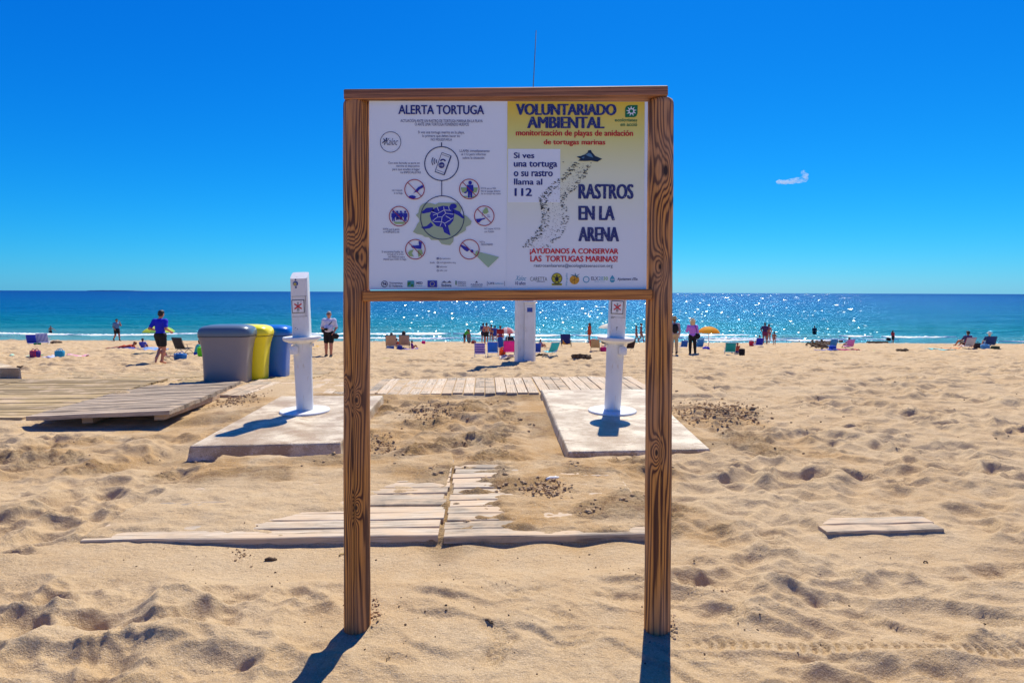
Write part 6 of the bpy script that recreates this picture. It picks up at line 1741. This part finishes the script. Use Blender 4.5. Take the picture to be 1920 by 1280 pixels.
bag('black rucksack beside the teal green chair', 1391, 668, 11, 15, BLK, 'rucksack', 'rucksack', False, sq=2.4)
bag('red bag leaning left of the royal blue chair', 1409, 651, 9, 9, cloth(200, 30, 60))
bag('dark bag left of the seated group at far right', 1832, 656, 12, 12, cloth(60, 46, 40))
bag('light blue bag in front of the person with the cap', 1847, 657, 14, 9, cloth(80, 150, 200))
bag('dark green sports bag at the right end of the group at far right', 1866, 657, 14, 7, cloth(60, 70, 50), handles=False)
bag('blue and white bag in front of the sky blue chair', 1561, 659, 13, 7, cloth(40, 90, 190))

def towel(label, px0, px1, py, mat, depth=0.9, bumpy=.03, name='towel', cat='towel'):
    a, b = ground_at(px0, py), ground_at(px1, py)
    n = 14; V, Fc = [], []
    cx, cy = (a.x + b.x) / 2, (a.y + b.y) / 2
    X = np.linspace(a.x, b.x, n); Yv = np.linspace(0, depth, n)
    XX, YY = np.meshgrid(X, cy + Yv)
    Z = sand(XX, YY, False)[0] + .02 + bumpy * np.abs(fbm(XX * 3, YY * 3, 500 + int(px0), 3))
    r0 = Z.mean()
    sh = 0.12 * perlin(XX * 1.2, YY * 1.2, 77)
    for i in range(n):
        for j in range(n): V.append((XX[i, j] - cx, YY[i, j] - cy + sh[i, j], Z[i, j] - r0))
    for i in range(n - 1):
        for j in range(n - 1): Fc.append((i * n + j, i * n + j + 1, (i + 1) * n + j + 1, (i + 1) * n + j))
    o = MB().add(V, Fc).build(name, mat, None, True, loc=(cx, cy, r0))
    sd = o.modifiers.new('thick', 'SOLIDIFY'); sd.thickness = .015
    return tag(o, label, cat)
towel('green and white towel at the far left', 14, 48, 671, striped((60, 170, 110), (215, 220, 210), 7), 1.0, .07)
towel('white and pale blue towel beside the striped bag', 76, 106, 671.5, cloth(180, 190, 220), .8, .06)
towel('crumpled pink and white towel right of the teal tub', 119, 142, 671, striped((220, 90, 120), (215, 205, 215), 8), .8, .10)
towel('dark blue towel under the sunbathing woman', 196, 258, 657, cloth(40, 60, 140), 1.4)
towel('light blue towel under the person in patterned blue', 254, 292, 658.5, cloth(110, 150, 210), 1.2)
towel('yellow towel behind the left foot shower', 587, 599, 652, cloth(220, 170, 60), .6)
towel('lilac blanket in front of the beige chairs', 736, 782, 658, cloth(120, 100, 160), 1.2)
towel('light towel on the sand between the orange bag and the pole', 936, 966, 676, cloth(210, 190, 170), .7, .08)
towel('red towel right of the pink and lilac chair', 1612, 1632, 659, cloth(210, 50, 30), .8)
towel('green towel at the right end of the towels near the seaweed', 1630, 1650, 659.5, cloth(50, 190, 100), .7)
towel('pale turquoise towel left of the light grey chair', 1757, 1792, 658, cloth(110, 200, 200), 1.0)
towel('orange towel left of the light grey chair at far right', 1782, 1802, 655.5, cloth(215, 130, 70), .9)
towel('blue towel under the sky blue chair on the right', 1545, 1575, 660, cloth(30, 60, 150), 1.0)
towel('dark pink towel under the pink and lilac chair', 1580, 1612, 660, cloth(170, 40, 90), 1.0)
# things carried or hung
def slabthing(name, label, cat, px, py, y, w_, h_, t_, mat, rot):
    p = at_y(px, py, y); k = F / y
    W2, H2 = w_ / k / 2, h_ / k / 2
    prof = [(W2 * math.copysign(abs(math.cos(a)) ** .6, math.cos(a)), H2 * math.copysign(abs(math.sin(a)) ** .8, math.sin(a))) for a in np.linspace(0, 2 * PI, 24, endpoint=False)]
    V = [(x, -t_ / 2, z) for x, z in prof] + [(x, t_ / 2, z) for x, z in prof]
    n = len(prof); Fc = [tuple(range(n)), tuple(range(n, 2 * n))[::-1]] + [(k_, (k_ + 1) % n, n + (k_ + 1) % n, n + k_) for k_ in range(n)]
    o = MB().add(V, Fc).build(name, mat, None, False, loc=p, rot=rot)
    return tag(o, label, cat)
yb = ground_at(877, 645).y
slabthing('body_board', 'blue and yellow body board held upright by the child in green', 'body board', 878.5, 630, yb, 8, 27, .06, striped((20, 60, 140), (150, 140, 40), 8), (0, R(-6), 0))
yb = ground_at(1668, 643).y
slabthing('body_board', 'black body board under the arm of the person in red', 'body board', 1666, 636, yb, 9, 6, .06, BLK, (0, R(12), 0))
p = ground_at(718, 673.5)
tag(MB().blob((0, 0, .0), (.30, .12, .025), random.Random(1), .1, 8).build('driftwood', m_plain('driftwood', (0.30, 0.22, 0.06), 0.8, 0.4, 20, .4), None, True, loc=(p.x, p.y, float(base(np.array(p.y))) + .03)), 'flat yellowish driftwood piece lying alone on the sand beside the left post', 'driftwood')
o = tag(MB().box(-.95, .95, -.12, .12, -.08, .16, .04).build('driftwood', M_WEED, None, False, loc=(lambda q: (q.x, q.y, q.z + .05))(ground_at(1645, 644))), 'dark log lying at the water edge left of the person in red', 'driftwood')
# towel over the turquoise chair
p = ground_at(1038, 672); k = F / p.y
tag(slabthing('towel', 'x', 'towel', 1040, 652, p.y - .1, 13, 14, .03, cloth(160, 170, 225), (0, 0, R(20))), 'lilac towel hanging over the top of the turquoise chair')
p = ground_at(1062, 652)
tag(slabthing('towel', 'x', 'towel', 1061, 640, p.y - .25, 12, 12, .03, striped((220, 60, 40), (240, 200, 60), 6), (R(10), 0, 0)), 'rainbow towel hanging on the navy chair near the water')
p = ground_at(1112, 660)
tag(MB().blob((0, 0, 0), (.22, .12, .2), random.Random(6), .15, 8).build('clothing_bundle', cloth(225, 70, 20), None, True, loc=at_y(1113, 643, p.y - .1)), 'orange bundle lying on top of the beige chair near the right foot shower', 'bundle')

# seaweed pile, clods and debris
def scatter(name, label, pts, mat, cat=None, seed=1):
    rs = random.Random(seed); mb = MB()
    for (x, y, z, r) in pts:
        n = 4
        mb.blob((x, y, z + r * .25), (r * rs.uniform(.7, 1.4), r * rs.uniform(.7, 1.3), r * rs.uniform(.5, .9)), rs, .32, n)
    o = mb.build(name, mat, None, False)
    return tag(o, label, cat, kind='stuff')
def spots(n, px0, px1, py0, py1, r0, r1, seed, need=None, z=-.1, power=2.0):
    rs = np.random.default_rng(seed); out = []
    cand = []
    while len(cand) < n:
        px, py = rs.uniform(px0, px1), rs.uniform(py0, py1)
        p = ground_at(px, py)
        cand.append((p.x, p.y))
    X = np.array([c[0] for c in cand]); Y = np.array([c[1] for c in cand])
    Z, damp, dug = sand(X, Y, False)
    for i in range(n):
        if need == 'dug' and rs.random() > dug[i] * 1.2 * float(sstep(-.1, .5, fbm(X[i:i + 1] * 2.5, Y[i:i + 1] * 3, 88, 2))[0]): continue
        r = r0 + (r1 - r0) * rs.random() ** (power * 2)
        out.append((X[i], Y[i], Z[i], r))
    return out
scatter('sand_clods', 'damp crumbly clods on the dug sand between the two slabs', spots(3600, 600, 1260, 745, 990, .004, .026, 1, 'dug'), M_CLOD, seed=1)
scatter('sand_clods', 'damp crumbs and pebbly sand along the foot of the thick slab', spots(1500, 60, 650, 800, 900, .003, .016, 2, 'dug'), M_CLOD, seed=2)
def heap(n, cx, cy, sx, sy, r0, r1, seed, mat, name, label, lift=0.0):
    rs = np.random.default_rng(seed); L = []
    for _ in range(n):
        px, py = cx + rs.normal() * sx, cy + rs.normal() * sy
        p = ground_at(px, py); L.append((p.x, p.y))
    X = np.array([a[0] for a in L]); Y = np.array([a[1] for a in L]); Z = sand(X, Y, False)[0]
    return scatter(name, label, [(X[i], Y[i], Z[i] + lift * rs.random(), r0 + (r1 - r0) * rs.random() ** 3) for i in range(n)], mat, seed=seed)
heap(1100, 1340, 778, 38, 11, .004, .024, 11, M_CLOD, 'sand_clods', 'heap of damp clods right of the right slab', .03)
heap(90, 1400, 784, 18, 6, .010, .035, 12, M_CLOD, 'sand_clods', 'loose clods at the right end of the heap beyond the right post', .01)
heap(420, 815, 778, 34, 9, .004, .022, 13, M_CLOD, 'sand_clods', 'dark clods below the cross walk left of centre', .015)
heap(380, 440, 755, 26, 7, .004, .022, 14, M_CLOD, 'sand_clods', 'dark clods between the tilted boards and the thick slab', .015)
heap(260, 1020, 931, 24, 8, .003, .020, 15, M_CLOD, 'sand_clods', 'dark clods on the buried boards between the posts', .012)
heap(240, 715, 832, 20, 8, .003, .018, 16, M_CLOD, 'sand_clods', 'dark clods just right of the left post', .012)
heap(95, 1350, 1106, 26, 6, .003, .009, 17, M_CLOD_DRY, 'sand_clods', 'crumbs of crusted sand in the hollow right of the right post', .006)
heap(60, 452, 1035, 12, 7, .002, .007, 18, M_CLOD, 'sand_clods', 'little clod cluster in front of the left board edge', .004)
heap(55, 702, 1150, 7, 14, .003, .010, 19, M_CLOD, 'pebbles', 'pebbles and chips at the foot of the left post', .004)
heap(45, 1262, 1188, 5, 8, .003, .008, 20, M_CLOD_DRY, 'pebbles', 'pebbles at the foot of the right post', .004)
heap(420, 900, 1090, 520, 85, .0015, .0062, 21, M_WEED, 'beach_debris', 'tiny dark bits scattered over the foreground sand', 0)
heap(200, 1500, 740, 260, 45, .006, .02, 22, M_WEED, 'beach_debris', 'small dark bits scattered over the middle sand on the right')
heap(240, 1541, 649, 11, 3.0, .05, .16, 23, M_WEED, 'seaweed_pile', 'brown heap of dried seaweed by the water edge', .22)
for i, (px, py, w_, lab) in enumerate(((948, 798, 0, 0),)): pass
def clump(px, py, r, label, seed):
    p = ground_at(px, py); z = float(sand(np.array([p.x]), np.array([p.y]), False)[0][0]); rs = random.Random(seed); mb = MB()
    for _ in range(9): mb.blob((rs.uniform(-r, r) * 1.2, rs.uniform(-r, r) * .6, r * .15), (r * rs.uniform(.3, .7), r * rs.uniform(.3, .6), r * rs.uniform(.3, .6)), rs, .4, 5)
    tag(mb.build('seaweed_clump', M_WEED, None, False, loc=(p.x, p.y, z)), label, 'seaweed', 'seaweed clumps on the sand')
clump(1089, 676, .22, 'brown seaweed clump on the sand behind the right foot shower', 1)
clump(1693, 661, .20, 'brown seaweed clump on the open sand at right', 2)
clump(1019, 671, .16, 'brown seaweed clump beside the turquoise chair', 3)
clump(46, 694, .10, 'brown seaweed clump right of the concrete block at the left edge', 4)
clump(106, 646, .3, 'brown seaweed clump behind the striped chair near the left edge', 5)
# twigs, a feather-like white scrap
def twig(px, py, l, a, mat, label, name='twig', r=.003):
    p = ground_at(px, py); z = float(sand(np.array([p.x]), np.array([p.y]))[0][0])
    mb = MB(); mb.tube([(-l / 2, 0, .004), (-l / 6, .004, .010), (l / 5, -.003, .006), (l / 2, .002, .003)], [r, r * 1.2, r, r * .6], 6)
    mb.tube([(l / 6, 0, .006), (l / 3, l * .12, .012)], [r * .8, r * .5], 5)
    tag(mb.build(name, mat, None, True, loc=(p.x, p.y, z), rot=(0, 0, a)), label, 'twig')
twig(917, 1170, .05, -.7, M_WEED, 'short dark twig lying on smooth sand between the posts', r=.005)
twig(728, 1236, .035, 1.3, M_WEED, 'thin upright twig in front of the left post', r=.0016)
twig(1736, 1050, .03, .1, M_WEED, 'small dark twig on the ripples below the loose boards', r=.004)
twig(642, 1035, .05, .9, m_plain('straw', (0.5, 0.35, 0.12), .8, .3, 40, .2), 'yellow straw bit in front of the left boards', r=.004)
twig(508, 1044, .07, .15, M_WEED, 'dark bark chip on the sand left of the left post', 'bark_chip', .010)
twig(1036, 915, .13, .5, m_plain('feather_white', (0.75, 0.74, 0.70), .8, .1, 40, .2), 'white feather lying on the dug sand between the slabs', 'feather', .012)
